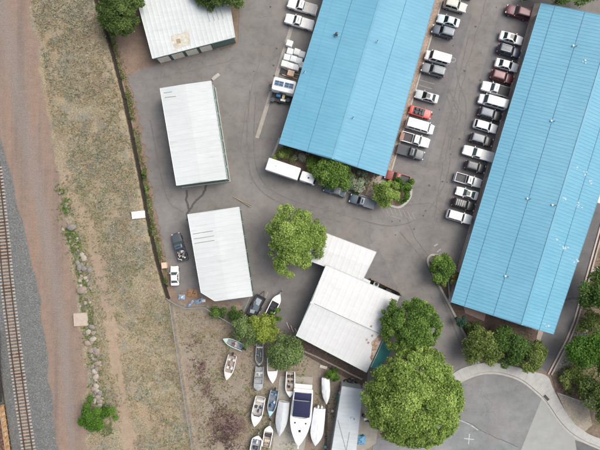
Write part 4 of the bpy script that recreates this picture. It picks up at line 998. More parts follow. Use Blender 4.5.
# boulders along the dirt road
ROCKM = [M('rock_tan', (.25, .2, .16), .9, .2, 2, bmp=.5), M('rock_grey', (.19, .172, .155), .9, .2, 2, bmp=.5), M('rock_pale', (.32, .28, .24), .9, .15, 2, bmp=.5)]
def rock(px, py, r, lab, grp=None, seed=0, mat=None, asp=1.0, rot=0):
    c = at(px, py); z = float(ground_z(np.array([px]), np.array([py]))[0])
    mb = MB(); mb.blob((0, 0, r*.2), (r*asp, r/asp**.5, r*.5), seed, 2 if r > .5 else 1, .1 if r > .5 else .24); o = mb.build('boulder', mat or ROCKM[seed % 3], None, 35)
    o.location = (c[0], c[1], z); o.rotation_euler.z = rot; return tag(o, lab, 'rock', grp)
rock(82.5, 254.5, .52, 'round pale boulder, topmost of the large ones in the weedy strip', None, 2)
rock(80, 267, .7, 'long grey upright boulder below the round pale one', None, 1, asp=.75)
rock(86, 278, .42, 'round pale boulder in the middle of the weedy strip', None, 5)
rock(82, 290, .85, 'largest pinkish boulder of the weedy strip, above the flat pale slab', None, 0, ROCKM[0], 1.25, .4)
rock(72, 227, .8, 'flat grey boulder at the upper end of the weedy strip', None, 4, ROCKM[1], 1.2)
rock(89, 284, .5, 'dark upright boulder right of the largest pinkish one', None, 7, ROCKM[1], .8)
rg = random.Random(3)
for i in range(130):
    if i < 50: t = rg.uniform(.38, .75)
    elif i < 112: t = rg.uniform(.72, .98)
    else: t = rg.uniform(.1, .4)
    k = t*(len(ROCKS)-1); j = min(int(k), len(ROCKS)-2); f = k-j
    x = ROCKS[j][0]*(1-f)+ROCKS[j+1][0]*f+rg.gauss(0, 3.2); y = ROCKS[j][1]*(1-f)+ROCKS[j+1][1]*f+rg.gauss(0, 2)
    rock(x, y, rg.uniform(.16, .58)*(1.1 if i < 112 else .7), 'loose tan or grey rock among the weeds beside the dirt road', 'rocks in the weedy strip', 20+i, asp=rg.uniform(.8, 1.3), rot=rg.uniform(0, 6))
for i in range(34):
    x, y = rg.uniform(572, 592), rg.uniform(315, 368)
    if (x-569)*.55+(y-342)*.35 < 0 and x < 577: continue
    rock(x, y, rg.uniform(.15, .38), 'grey landscaping rock on the slope beside the rear drive', 'rocks on the right slope', 300+i, rot=rg.uniform(0, 6))
for i in range(26):
    y = rg.uniform(225, 300); x = float(xe(y))-rg.uniform(4, 40)
    rock(x, y, rg.uniform(.1, .2), 'small white stone in the dry grass of the embankment', 'white stones on the embankment', 3*(400+i)+2, ROCKM[2], rot=rg.uniform(0, 6))
c = at(81.5, 319); mb = MB(); mb.box((0, 0, .15), (2.75, 2.65, .5), 0, top=(.96, .96)); o = mb.build('concrete_slab', M('slab_block', (.4, .33, .27), .9, .12, 1.5, bmp=.3), None); o.location = (*c, .12); o.rotation_euler.z = .05
tag(o, 'square pale concrete block on the edge of the dirt road', 'concrete block')
c = at(141.5, 215); mb = MB(); mb.box((0, 0, .2), (2.5, 1.4, .45)); mb.box((.1, 0, .45), (1.9, 1.1, .06)); o = mb.build('white_board', M('white_debris', (.72, .72, .7), .6, .1, 2)); o.location = (*c, float(ground_z(np.array([141.5]), np.array([215.]))[0])); o.rotation_euler.z = .1
tag(o, 'white box lying on the embankment beside the retaining wall', 'box')
c = at(165.5, 265); root = thing('crate', 'tan wooden crate beside the retaining wall near the white car', 'crate', (*c, .0), .1)
mb = MB(); mb.box((0, 0, .45), (1.0, 1.1, .9)); mb.build('side_boards', TANWOOD, root)
mb = MB(); mb.box((0, 0, .925), (1.06, 1.16, .05)); mb.build('lid', M('tan_lid', (.56, .42, .3), .8, .12, 3), root)

# ------------------------------------------------------------------ vehicles
def rrect(z, x0, x1, hw, r, k=4):
    out = []
    for cx, cy, a0 in ((x1-r, hw-r, 0), (x0+r, hw-r, 90), (x0+r, -hw+r, 180), (x1-r, -hw+r, 270)):
        for i in range(k+1):
            a = R(a0+90*i/k); out.append((cx+r*math.cos(a), cy+r*math.sin(a), z))
    return out
KINDS = {  # roof, belt, hood, tail heights; rear base, rear roof, front roof, front base (fractions of half length)
 'sedan':  dict(roof=1.46, belt=.95, hood=.86, tail=.98, rb=-.74, rr=-.42, fr=.1, fb=.42, rw=.74),
 'coupe':  dict(roof=1.36, belt=.9, hood=.82, tail=.92, rb=-.72, rr=-.32, fr=.06, fb=.38, rw=.72),
 'wagon':  dict(roof=1.6, belt=1.02, hood=.95, tail=1.05, rb=-.94, rr=-.8, fr=.14, fb=.42, rw=.78),
 'suv':    dict(roof=1.78, belt=1.12, hood=1.06, tail=1.12, rb=-.95, rr=-.88, fr=.12, fb=.36, rw=.8),
 'van':    dict(roof=2.15, belt=1.3, hood=1.12, tail=1.3, rb=-.985, rr=-.96, fr=.5, fb=.68, rw=.86),
 'pickup': dict(roof=1.82, belt=1.14, hood=1.08, tail=1.1, rb=-.17, rr=-.12, fr=.2, fb=.4, rw=.8),
}
def car(px, py, ang, kind, L, Wd, col, label, glass=GLASS, roof_col=None, hood_col=None, sunroof=False, rails=False, bed='dark', cover=None, group=None, name=None, cat=None, open_top=False, rack=False):
    K = KINDS[kind]; hl = L/2; hw = Wd/2; c = at(px, py, .9); pm = paint(*col) if isinstance(col, tuple) else col
    root = thing(name or {'sedan': 'parked_car', 'coupe': 'parked_car', 'wagon': 'parked_car', 'suv': 'parked_suv', 'van': 'parked_van', 'pickup': 'pickup_truck'}[kind], label, cat or {'suv': 'SUV', 'van': 'van', 'pickup': 'pickup truck'}.get(kind, 'car'), (*c, .012), R(ang), group)
    u = [-1, -.985, -.95, -.88, -.7, -.45, -.18, .1, .4, .62, .82, .92, .97, .99, 1]
    wf = [.74, .86, .94, .98, 1, 1, 1, 1, 1, .995, .97, .92, .85, .77, .66]
    zt = [K['tail']-.25, K['tail']-.12, K['tail']-.03, K['tail'], K['tail'], K['belt'], K['belt'], K['belt'], K['belt']-.01, K['hood']+.02, K['hood']-.02, K['hood']-.08, K['hood']-.15, K['hood']-.22, K['hood']-.3]
    zb = [.42, .36, .3, .27, .24, .22, .22, .22, .22, .24, .26, .28, .32, .36, .42]
    if kind == 'pickup':
        i0 = [i for i, q in enumerate(u) if q >= -.18]; u = [u[i] for i in i0]; wf = [wf[i] for i in i0]; zt = [zt[i] for i in i0]; zb = [zb[i] for i in i0]
    def ring(x, w, zt_, zb_):
        h = [(0, zb_), (.8, zb_), (.96, zb_+.1), (1.0, zb_+(zt_-zb_)*.5), (.985, zt_-.12), (.93, zt_-.03), (.8, zt_), (.4, zt_+.025), (0, zt_+.035)]
        return [(x, w*a, z) for a, z in h]+[(x, -w*a, z) for a, z in h[-2:0:-1]]
    mb = MB(); mb.rings([ring(q*hl, hw*f, a, b) for q, f, a, b in zip(u, wf, zt, zb)])
    body = mb.build('body', pm, root, 38)
    # hood panel line and grille
    if hood_col is not None:
        mb = MB(); mb.rings([[(q*hl, hw*f*s*.86, K['hood']+.05-z) for s in (-1, -.5, 0, .5, 1)]+[(q*hl, hw*f*s*.86, K['hood']-.1) for s in (1, -1)] for q, f, z in ((.42, 1, -.02), (.6, 1, 0), (.8, .97, .05), (.95, .86, .13))]); mb.build('hood', paint(*hood_col), body)
    rb, rr, fr, fb = (K[k]*hl for k in ('rb', 'rr', 'fr', 'fb')); bw, tw_ = hw*.93, hw*K['rw']; zb0, zr = K['belt']-.02, K['roof']
    if not open_top:
        mb = MB(); mb.rings([rrect(zb0, rb, fb, bw, .16), rrect(zr-.07, rr, fr, tw_, .14), rrect(zr-.02, rr+.05, fr-.07, tw_-.06, .13), rrect(zr+.005, rr+.18, fr-.2, tw_-.22, .12), rrect(zr+.02, rr+.4, fr-.4, tw_-.42, .1)])
        cab = mb.build('roof', paint(*roof_col) if roof_col else pm, root, 32)
        def L2(t, x0, x1, y0, y1): return (x0+(x1-x0)*t, y0+(y1-y0)*t, zb0+(zr-.07-zb0)*t)
        def pane(nm, a0, a1, t0, t1, side):
            mb = MB()
            if side in ('f', 'r'):
                x0, x1 = (fb, fr) if side == 'f' else (rb, rr); q = []
                for t, s in ((t0, -1), (t0, 1), (t1, 1), (t1, -1)):
                    x, y, z = L2(t, x0, x1, bw-.13, tw_-.1); q.append((x, s*y, z))
                mb.slab(q, out=(1 if side == 'f' else -1, 0, .5), off=.012)
            else:
                q = []
                for t, a in ((t0, a0), (t0, a1), (t1, a1), (t1, a0)):
                    xa, y, z = L2(t, rb+.14, rr+.14, bw, tw_); xb_, _, _ = L2(t, fb-.14, fr-.14, bw, tw_); q.append((xa+(xb_-xa)*a, side*y, z))
                mb.slab(q, out=(0, side, .3), off=.012)
            return mb.build(nm, glass, root)
        pane('windshield', 0, 0, .06, .95, 'f'); pane('rear_window', 0, 0, .25 if kind in ('suv', 'wagon', 'van') else .1, .93, 'r')
        ns = {'pickup': [(.04, .96)], 'van': [(.1, .36), (.4, .66), (.72, .98)], 'coupe': [(.1, .96)]}.get(kind, [(.03, .47), (.51, .97)])
        for a0, a1 in ns:
            for s in (-1, 1): pane('side_window', a0, a1, .1, .9, s)
        if sunroof:
            mb = MB(); x = (rr+fr)/2+.25; mb.slab([(x-.38, -.4, zr+.01), (x+.4, -.4, zr+.01), (x+.4, .4, zr+.01), (x-.38, .4, zr+.01)], .03, .02, out=(0, 0, 1)); mb.build('sunroof', GLASS, cab)
        if rails:
            for s in (-1, 1):
                mb = MB(); mb.tube([(rr+.15, s*(tw_-.12), zr), (rr+.25, s*(tw_-.12), zr+.07), (fr-.45, s*(tw_-.12), zr+.07), (fr-.3, s*(tw_-.12), zr)], .03, 6); mb.build('roof_rail', CHROME, cab)
        if rack:
            mb = MB()
            for k in range(4): mb.box((rr+.3+k*.4, 0, zr+.09), (.05, tw_*1.7, .05))
            mb.build('roof_rack', CHROME, cab)
    else:
        mb = MB(); mb.prism([(p[0], p[1]) for p in rrect(0, rb+.1, fb-.2, hw*.78, .15)], zb0-.05, zb0+.075); mb.build('cockpit', BLACKP, root)
        for sx in (.02, -.33):
            for s in (-1, 1):
                mb = MB(); mb.box((sx*hl, s*.38, zb0+.12), (.5, .5, .16), top=(.9, .9)); mb.box((sx*hl-.3, s*.38, zb0+.27), (.14, .48, .42), top=(.7, .9)); mb.build('seat', M('seat_grey', (.07, .075, .08), .7), root)
        mb = MB(); mb.slab([(fb, -bw+.1, zb0), (fb, bw-.1, zb0), (fr+.12, tw_-.05, zr-.15), (fr+.12, -tw_+.05, zr-.15)], out=(1, 0, .5)); mb.build('windshield', GLASS2, root)
    if kind == 'pickup':
        x0, x1 = -hl, -.17*hl; bwid = hw*.98; zt_ = K['tail']; mb = MB()
        lin = {'dark': 1, 'body': 0}.get(bed, 1)
        mb.box(((x0+x1)/2, 0, .62), (x1-x0, 2*bwid, .36)); th = .12
        for s in (-1, 1): mb.box(((x0+x1)/2, s*(bwid-th/2), .8+(zt_-.8)/2), (x1-x0, th, zt_-.8))
        mb.box((x0+th/2, 0, .8+(zt_-.8)/2), (th, 2*bwid-2*th, zt_-.8)); mb.box((x1-th/2, 0, .8+(zt_-.8)/2), (th, 2*bwid-2*th, zt_-.8))
        mb.box((x0-.06, 0, .5), (.16, 2*bwid*.96, .2)); bd = mb.build('bed', pm, root)
        mb = MB(); mb.box(((x0+x1)/2, 0, .815), (x1-x0-2*th, 2*bwid-2*th, .03)); mb.build('bed_liner', BLACKP if lin else paint(*col), bd)
        if cover:
            mb = MB(); mb.prism([(p[0], p[1]) for p in rrect(0, x0+.03, x1-.03, bwid-.04, .08)], zt_-.03, zt_+.035); mb.build('bed_cover', cover, bd)
    for sx, y in ((-.6, 1), (-.6, -1), (.62, 1), (.62, -1)):
        r = .33 if kind in ('sedan', 'coupe', 'wagon') else .38; yy = y*(hw-.09)
        mb = MB(); mb.tube([(sx*hl, yy-.115, r), (sx*hl, yy-.1, r), (sx*hl, yy+.1, r), (sx*hl, yy+.115, r)], [r-.04, r, r, r-.04], 20); wl = mb.build('wheel', RUBBER, root, 35)
        mb = MB(); mb.tube([(sx*hl, yy+y*.1, r), (sx*hl, yy+y*.122, r)], [r*.62, r*.55], 14); mb.build('rim', ALLOY, wl)
    for s in (-1, 1):
        mb = MB(); mb.box((.945*hl, s*hw*.66, K['hood']-.2), (.22, .36, .15), -s*R(24)); mb.build('headlight', LAMPW, root)
        tx = -.975*hl if kind != 'pickup' else -hl+.04; mb = MB(); mb.box((tx, s*hw*.78, K['tail']-.2), (.14, .26, .24), s*R(14)); mb.build('taillight', LAMPR, root)
        mb = MB(); mb.box((fb-.22, s*(hw+.07), K['belt']+.05), (.14, .2, .14), top=(.8, .9)); mb.build('wing_mirror', pm, root)
    mb = MB(); mb.box((.995*hl, 0, K['hood']-.28), (.05, hw*.9, .14)); mb.build('grille', BLACKP, root)
    return root
WHITE = ('white', (.74, .745, .74)); SILVER = ('silver', (.45, .47, .48)); GREY = ('grey', (.17, .185, .2)); DGREY = ('dark_grey', (.06, .068, .078))
BLACK = ('black', (.016, .017, .02)); NAVY = ('navy', (.022, .034, .06)); MAROON = ('maroon', (.095, .014, .022)); RED = ('red', (.5, .035, .025)); BRICKRED = ('brick_red', (.24, .045, .04)); BEIGE = ('beige', (.42, .42, .36)); PALEB = ('pale_blue', (.5, .58, .62)); SLATE = ('slate', (.05, .075, .1))
A1, A2 = -16, 164
LROW = 'cars in the left row of the middle car park'; RROW = 'cars in the right row of the middle car park'
# left row
car(463, -8.5, A1, 'suv', 4.6, 1.85, BLACK, 'black SUV cut by the top edge at the head of the left row', group=LROW)
car(455.3, 5.5, A1, 'suv', 4.6, 1.85, BEIGE, 'beige SUV second from the top of the left row', group=LROW)
car(448.6, 20.5, A2, 'sedan', 4.5, 1.8, PALEB, 'pale blue sedan in the left row above the slate pickup', group=LROW)
car(443.3, 31.5, A2, 'suv', 4.5, 1.85, SLATE, 'slate blue SUV in the left row above an empty bay', group=LROW, roof_col=('slate_roof', (.14, .17, .2)))
car(437.5, 58, A2, 'van', 5.0, 1.95, WHITE, 'short white van in the left row above the grey SUV', group=LROW)
car(433.5, 70, A2, 'suv', 4.8, 1.9, GREY, 'grey SUV parked against the short white van', group=LROW, rails=True)
car(427, 96.3, A2, 'sedan', 4.7, 1.82, SILVER, 'silver sedan with dark sunroof above the red convertible', group=LROW, sunroof=True)
car(420.5, 112, A1, 'coupe', 4.5, 1.8, RED, 'red open convertible with dark seats', group=LROW, open_top=True)
car(419.8, 126.3, A1, 'van', 5.7, 2.05, WHITE, 'long white van below the red convertible', group=LROW)
car(415.3, 139.7, A1, 'pickup', 5.8, 1.98, WHITE, 'white pickup with a dark open bed below the long white van', group=LROW, glass=GLASS2)
car(410.6, 152.3, A1, 'pickup', 5.5, 1.95, DGREY, 'dark grey covered pickup at the lower end of the left row', group=LROW, cover=M('dark_tonneau', (.045, .05, .058), .6))
car(397.5, 177.5, A2, 'pickup', 5.0, 1.85, BRICKRED, 'small brick red pickup half hidden by the island shrubs', glass=GLASS2)
# right row
car(518.5, 12, A2, 'suv', 5.0, 1.95, MAROON, 'maroon SUV at the top of the right row under the shrubs', group=RROW)
car(511.5, 37.8, A1, 'sedan', 4.7, 1.82, WHITE, 'white sedan with a sunroof, first below the gap in the right row', group=RROW, sunroof=True)
car(509, 51, A1, 'suv', 4.7, 1.85, NAVY, 'navy SUV with roof rails between two white sedans', group=RROW, rails=True)
car(507, 65, A1, 'sedan', 4.7, 1.82, WHITE, 'white sedan between the navy SUV and the lower maroon SUV', group=RROW)
car(502, 77, A1, 'suv', 4.6, 1.85, MAROON, 'maroon SUV between a white sedan and a white pickup', group=RROW, roof_col=('maroon_roof', (.15, .04, .05)))
car(495.5, 89, A2, 'pickup', 5.6, 1.95, WHITE, 'white pickup with a black covered bed beside the white van', group=RROW, glass=GLASS2, cover=M('black_tonneau', (.02, .021, .023), .6))
car(492.5, 102, A2, 'van', 5.6, 2.0, WHITE, 'white van with a flat pale roof in the right row', group=RROW, glass=GLASS2)
car(490, 114.3, A1, 'suv', 4.7, 1.9, BLACK, 'black SUV with a blue grey roof just below the white van', group=RROW, roof_col=('bluegrey_roof', (.1, .125, .155)))
car(485.5, 126.3, A1, 'wagon', 4.8, 1.85, WHITE, 'white wagon between two black SUVs', group=RROW)
car(481.3, 139.8, A1, 'suv', 4.6, 1.85, BLACK, 'black SUV with a grey roof below the white wagon', group=RROW, roof_col=('grey_roof', (.15, .17, .19)))
car(478.2, 153.5, A2, 'pickup', 6.2, 2.0, WHITE, 'long white pickup with a white bed cover', group=RROW, glass=GLASS2, cover=M('white_tonneau', (.66, .66, .64), .6))
car(475, 167, A1, 'suv', 4.1, 1.8, BLACK, 'small black SUV below the long white pickup', group=RROW, roof_col=('char_roof', (.05, .055, .065)))
car(468.3, 180.2, A1, 'pickup', 5.4, 1.9, SILVER, 'silver pickup with a white cab roof and open dark bed', group=RROW, roof_col=WHITE)
car(467.3, 193.3, A2, 'coupe', 4.5, 1.78, WHITE, 'white coupe with a black sunroof, shortest white car in the right row', group=RROW, sunroof=True, glass=GLASS2)
car(463.4, 204.4, A1, 'suv', 4.6, 1.85, BLACK, 'black SUV with a roof rack near the end of the right row', group=RROW, rack=True)
car(459.2, 216.8, A1, 'suv', 5.1, 1.95, WHITE, 'white SUV at the bottom end of the right row', group=RROW)
# along the street
car(335.5, 190.3, 163, 'sedan', 4.6, 1.82, SLATE, 'slate coloured car half under the round tree at the kerb', roof_col=GREY, glass=GLASS2)
car(362.3, 201.5, 163, 'pickup', 5.1, 1.85, SLATE, 'slate coloured pickup at the kerb beside the walkway', roof_col=('slate_roof', (.14, .17, .2)), cover=M('grey_tonneau', (.11, .13, .145), .6))
# left edge of the middle building
car(302, 6.3, A2, 'pickup', 5.8, 2.0, WHITE, 'upper white pickup of the two on the west side of the middle blue roof', cover=M('pale_tonneau', (.4, .39, .37), .6))
car(299, 21.7, A2, 'pickup', 5.7, 1.98, WHITE, 'lower white pickup of the two on the west side of the middle blue roof', cover=M('white_tonneau', (.66, .66, .64), .6))
# beside the sheds
pk = car(179.5, 247, 107, 'pickup', 5.6, 1.95, DGREY, 'dark grey pickup loaded with junk beside the lower shed', roof_col=SLATE, glass=GLASS2)
car(174.5, 276, 92, 'sedan', 3.9, 1.65, WHITE, 'small white car beside the retaining wall behind the loaded pickup', glass=GLASS2)
# the junk in the pickup bed
JM = [CHROME, WHITEV, M('junk_dark', (.06, .06, .065), .7), M('junk_brown', (.2, .16, .12), .8), M('junk_tan', (.36, .32, .27), .8)]
def local(root, x, y): 
    a = root.rotation_euler.z; return (root.location.x+x*math.cos(a)-y*math.sin(a), root.location.y+x*math.sin(a)+y*math.cos(a))
q = local(pk, -1.75, 0); jr = thing('scrap_pile', 'pile of grey scrap in the bed of the dark grey pickup', 'scrap pile', (*q, .85), R(107))
rg = random.Random(5)
for i in range(5):
    mb = MB()
    for k in range(6):
        p = (rg.uniform(-.8, .8), rg.uniform(-.6, .6), rg.uniform(.1, .5))
        if k % 3 == 0: mb.tube([p, (p[0]+rg.uniform(-.7, .7), p[1]+rg.uniform(-.5, .5), p[2]+.15)], .06, 6)
        else: mb.box(p, (rg.uniform(.2, .5), rg.uniform(.15, .4), rg.uniform(.1, .35)), rg.uniform(0, 3))
    mb.build('scrap_piece', JM[i], jr)

def truck(px, py, ang):
    """box truck: cargo box behind, cab in front"""
    c = at(px, py, 2.5); root = thing('box_truck', 'white box truck at the kerb below the middle blue roof', 'truck', (*c, .012), R(ang))
    BOXW = M('box_white', (.62, .64, .65), .45, .05, 1, dirt=(.45, .46, .46), dirt_amt=.3)
    mb = MB(); mb.rings([rrect(.95, -4.75, 1.75, 1.2, .12), rrect(3.2, -4.75, 1.75, 1.2, .12), rrect(3.27, -4.68, 1.68, 1.13, .1)]); bx = mb.build('cargo_box', paint(*WHITE), root, 40)
    mb = MB(); mb.prism([(p[0], p[1]) for p in rrect(0, -4.5, 1.5, .98, .1)], 3.26, 3.29); mb.build('roof_panel', BOXW, bx)
    mb = MB(); mb.tube([(-2.9, .3, 3.28), (-2.9, .3, 3.42)], [.3, .22], 10); mb.build('roof_vent', WHITEV, bx)
    mb = MB(); mb.box((-.2, 0, .75), (8.8, .9, .26)); mb.build('chassis', BLACKP, root)
    mb = MB(); mb.rings([rrect(.5, 2.1, 5.2, 1.0, .2), rrect(1.5, 2.1, 5.2, 1.02, .2), rrect(2.35, 2.1, 4.85, .96, .2), rrect(2.5, 2.2, 4.7, .85, .18)]); cb = mb.build('cab', paint(*WHITE), root, 40)
    mb = MB(); mb.slab([(5.19, -.8, 1.55), (5.19, .8, 1.55), (4.87, .76, 2.3), (4.87, -.76, 2.3)], out=(1, 0, .3), off=.015); mb.build('windshield', GLASS, cb)
    for s in (-1, 1):
        mb = MB(); mb.slab([(3.4, s*1.02, 1.55), (4.85, s*1.02, 1.55), (4.7, s*.965, 2.28), (3.4, s*.965, 2.28)], out=(0, s, 0), off=.015); mb.build('side_window', GLASS, cb)
        mb = MB(); mb.box((5.18, s*.75, .95), (.1, .3, .2)); mb.build('headlight', LAMPW, root)
        mb = MB(); mb.box((4.7, s*1.25, 1.9), (.16, .2, .4)); mb.build('wing_mirror', BLACKP, cb)
    mb = MB(); mb.tube([(3.7, 0, 2.5), (3.7, 0, 2.62)], .17, 10); mb.build('roof_vent', BLACKP, cb)
    for x in (-3.1, 4.2):
        for s in (-1, 1):
            mb = MB(); mb.tube([(x, s*.95-.14, .45), (x, s*.95+.14, .45)], .45, 18); w_ = mb.build('wheel', RUBBER, root)
            mb = MB(); mb.tube([(x, s*1.09, .45), (x, s*1.11, .45)], .25, 12); mb.build('rim', ALLOY, w_)
truck(290.5, 171.8, -18.5)

# trailers by the middle building
def utility_trailer(px, py, ang, L, Wd, label, bedm, sides=.5, name='flatbed_trailer'):
    c = at(px, py, .7); root = thing(name, label, 'trailer', (*c, .01), R(ang))
    mb = MB(); mb.box((0, 0, .55), (L, Wd, .1)); mb.build('deck', bedm, root)
    mb = MB()
    for s in (-1, 1): mb.box((0, s*(Wd/2), .55+sides/2), (L+.1, .09, sides+.1))
    for s in (-1, 1): mb.box((s*(L/2), 0, .55+sides/2), (.09, Wd-.09, sides+.1))
    mb.build('side_rail', BLACKP, root)
    mb = MB(); mb.tube([(L/2, -.5, .5), (L/2+1.2, 0, .5)], .05, 6); mb.tube([(L/2, .5, .5), (L/2+1.2, 0, .5)], .05, 6); mb.build('tongue', BLACKP, root)
    for s in (-1, 1):
        mb = MB(); mb.tube([(-.2, s*(Wd/2+.14)-.09, .33), (-.2, s*(Wd/2+.14)+.09, .33)], .33, 16); mb.build('wheel', RUBBER, root)
    return root
ft = utility_trailer(256.3, 306, 62, 4.3, 2.0, 'black open trailer carrying grey sheets between two white lines', M('trailer_deck', (.03, .035, .04), .6), .45)
q = local(ft, .1, 0); jr = thing('sheet_stack', 'stack of glassy grey sheets lying in the black open trailer', 'sheet stack', (*q, .62), R(62))
for i, (x, y, w_, l_) in enumerate(((.8, .1, 1.1, 1.3), (-.5, -.15, 1.2, 1.2), (-1.4, .2, .9, .7), (.2, .5, .5, 1.0))):
    mb = MB(); mb.box((x, y, .08+.06*i), (l_, w_, .1), .1*i); mb.build('sheet', [M('sheet_grey', (.28, .32, .34), .3, .15, 3), M('sheet_dark', (.1, .13, .15), .25, .2, 3)][i % 2], jr)

# ------------------------------------------------------------------ boats
def hull_w(t, full=.5):
    if t < full: return .9+.1*math.sin(math.pi/2*t/full)
    s = (t-full)/(1-full); return max(0.0, 1-s**2.1)
def boat_trailer(root_loc, ang, L, Wd, label, z=0, tongue=1.5):
    root = thing('boat_trailer', label, 'boat trailer', (*root_loc, .0), ang)
    mb = MB()
    for s in (-1, 1): mb.tube([(-L*.45, s*Wd*.36, .4), (L*.2, s*Wd*.34, .4), (L*.5+.3, 0, .42), ], .05, 6)
    mb.tube([(L*.3, 0, .42), (L*.5+tongue, 0, .45)], .06, 6)
    for x in (-.35, -.1, .15): mb.tube([(L*x, -Wd*.4, .4), (L*x, Wd*.4, .4)], .04, 6)
    mb.build('frame', CHROME, root)
    mb = MB(); mb.tube([(L*.5+tongue*.75, 0, .45), (L*.5+tongue*.75, 0, .95)], .05, 6); mb.box((L*.5+tongue*.6, 0, .75), (.12, .2, .5)); mb.build('winch_post', BLACKP, root)
    for s in (-1, 1):
        mb = MB(); mb.tube([(-L*.15, s*Wd*.47-.08, .3), (-L*.15, s*Wd*.47+.08, .3)], .3, 14); mb.build('wheel', RUBBER, root)
    return root
def boat(px, py, ang, L, Wd, label, hullm=WHITEP, deckm=None, style='open', z=.45, full=.5, bowdeck=.66, seats=(), motor=True, covm=None, screen=False, name='motorboat', cat='boat', trailer=None, tongue=1.4, tilt=0, depth=.75, tipm=None, extra=None, motors=1, motor_m=None):
    c = at(px, py, z+.8); root = thing(name, label, cat, (*c, z), R(ang))
    n = 18; T = [i/(n-1) for i in range(n)]; hw = Wd/2; D = depth
    def X(t): return -L/2+L*t
    def sheer(t): return D*(1+.22*max(0, t-.45)**1.5*2)
    mb = MB(); rows = []
    for t in T:
        b = max(.015, hw*hull_w(t, full)); s = sheer(t); up = max(0, (t-.7)/.3)**2*D*.55
        rows.append([(X(t), -b, s), (X(t)+.0, -b*.97, s-.12), (X(t), -b*.82, D*.35+up), (X(t), 0, up+.02), (X(t), b*.82, D*.35+up), (X(t), b*.97, s-.12), (X(t), b, s)])
    mb.grid(rows); mb.add(rows[0], [tuple(range(7))]); hull = mb.build('hull', hullm, root, 40)
    # gunwale
    gw = .13; mb = MB()
    for sgn in (-1, 1):
        r_ = []
        for t in T:
            b = max(.015, hw*hull_w(t, full)); bi = max(0.005, b-gw); s = sheer(t)
            r_.append([(X(t), sgn*(b+.03), s-.06), (X(t), sgn*(b+.03), s+.02), (X(t), sgn*bi, s+.025), (X(t), sgn*bi, s-.05)])
        mb.grid(r_)
    mb.build('gunwale', hullm if not tipm else tipm if style == 'jon' else hullm, root, 40)
    dk = deckm or M('boat_deck', (.5, .48, .44), .6, .1, 3, dirt=(.3, .27, .23), dirt_amt=.5, dscale=2)
    def plan(t0, t1, dz, inset_, nm, mat, crown=.0, sides=False, k=12):
        rws = []
        for t in np.linspace(t0, t1, k):
            b = max(.004, hw*hull_w(t, full)-inset_); s = sheer(t)+dz if not sides else dz
            rws.append([(X(t), b*y, s+crown*(1-y*y)) for y in (-1, -.7, -.35, 0, .35, .7, 1)])
        m_ = MB(); m_.grid(rws); return m_.build(nm, mat, root, 40)
    if style == 'covered':
        r_ = []
        for t in T:
            b = max(.004, hw*hull_w(t, full)+.05); s = sheer(t); cr = .42*math.sin(math.pi*min(1, .15+t*.85))**.7+.05
            r_.append([(X(t), b*y, s-.22 if abs(y) == 1 else s+cr*(1-abs(y)**1.4)+.03+(.03*math.sin(t*23)*(1-abs(y)))) for y in (-1, -.97, -.6, -.2, 0, .2, .6, .97, 1)])
        mb = MB(); mb.grid(r_); mb.build('cover', covm, root, 50)
        mb = MB(); mb.tube([(X(.02), 0, sheer(0)+.3), (X(.5), 0, sheer(.5)+.53), (X(.9), 0, sheer(.9)+.3)], .025, 6); mb.build('cover_seam', M('cover_seam', (.55, .55, .54), .8), root)
    else:
        plan(0.02, 1, D*.3-sheer(.3), .1, 'cockpit_floor', dk, 0, True) if False else None
        rws = []
        for t in np.linspace(.02, min(.97, bowdeck+.06), 10):
            b = max(.01, hw*hull_w(t, full)-gw); rws.append([(X(t), -b, sheer(t)-.04), (X(t), -b*.96, D*.42), (X(t), -b*.5, D*.4), (X(t), b*.5, D*.4), (X(t), b*.96, D*.42), (X(t), b, sheer(t)-.04)])
        mb = MB(); mb.grid(rws); mb.add([rws[0][0], rws[0][1], rws[0][4], rws[0][5]], [(0, 1, 2, 3)]); mb.build('cockpit', dk, root, 30)
        plan(bowdeck, .995, .015, .03, 'foredeck', tipm or hullm, .06)
        if bowdeck < .9:
            mb = MB(); t = bowdeck; b = hw*hull_w(t, full)-.1; mb.box((X(t), 0, sheer(t)-.13), (.05, 2*b, .32)); mb.build('bulkhead', hullm, root)
        for (t, y, sx, sy, mt) in seats:
            mb = MB(); mb.box((X(t), y*hw, D*.42+.2), (sx, sy, .38), top=(.92, .92)); st = mb.build('seat', mt, root)
            mb = MB(); mb.box((X(t)-sx*.42, y*hw, D*.42+.5), (.12, sy*.92, .4), top=(.6, .9)); mb.build('backrest', mt, st)
        if screen:
            t = bowdeck-.02; b = hw*hull_w(t, full)*.9; s = sheer(t)+.04
            mb = MB(); mb.slab([(X(t)+.35, -b*.55, s), (X(t)+.35, b*.55, s), (X(t)-.1, b*.55, s+.38), (X(t)-.1, -b*.55, s+.38)], out=(1, 0, .6))
            for q in (-1, 1): mb.slab([(X(t)+.35, q*b*.56, s), (X(t)-.35, q*b, s), (X(t)-.5, q*b*.96, s+.34), (X(t)-.1, q*b*.56, s+.38)], out=(.3, q, .5))
            mb.build('windscreen', GLASS, root)
    if motor:
        for k in range(motors):
            y = 0 if motors == 1 else (-.35+.7*k)
            mb = MB(); mb.rings([rrect(D+.05, X(0)-.62, X(0)-.12, .17, .08), rrect(D+.4, X(0)-.66, X(0)-.08, .19, .09), rrect(D+.52, X(0)-.58, X(0)-.16, .13, .06)]); mb.box((X(0)-.3, 0, D*.45), (.2, .1, D)); mb.box((X(0)-.08, 0, D-.02), (.2, .3, .22))
            mo = mb.build('outboard_motor', motor_m or BLACKP, root, 35); mo.location.y = y
    if extra: extra(root, X, sheer, hw, D)
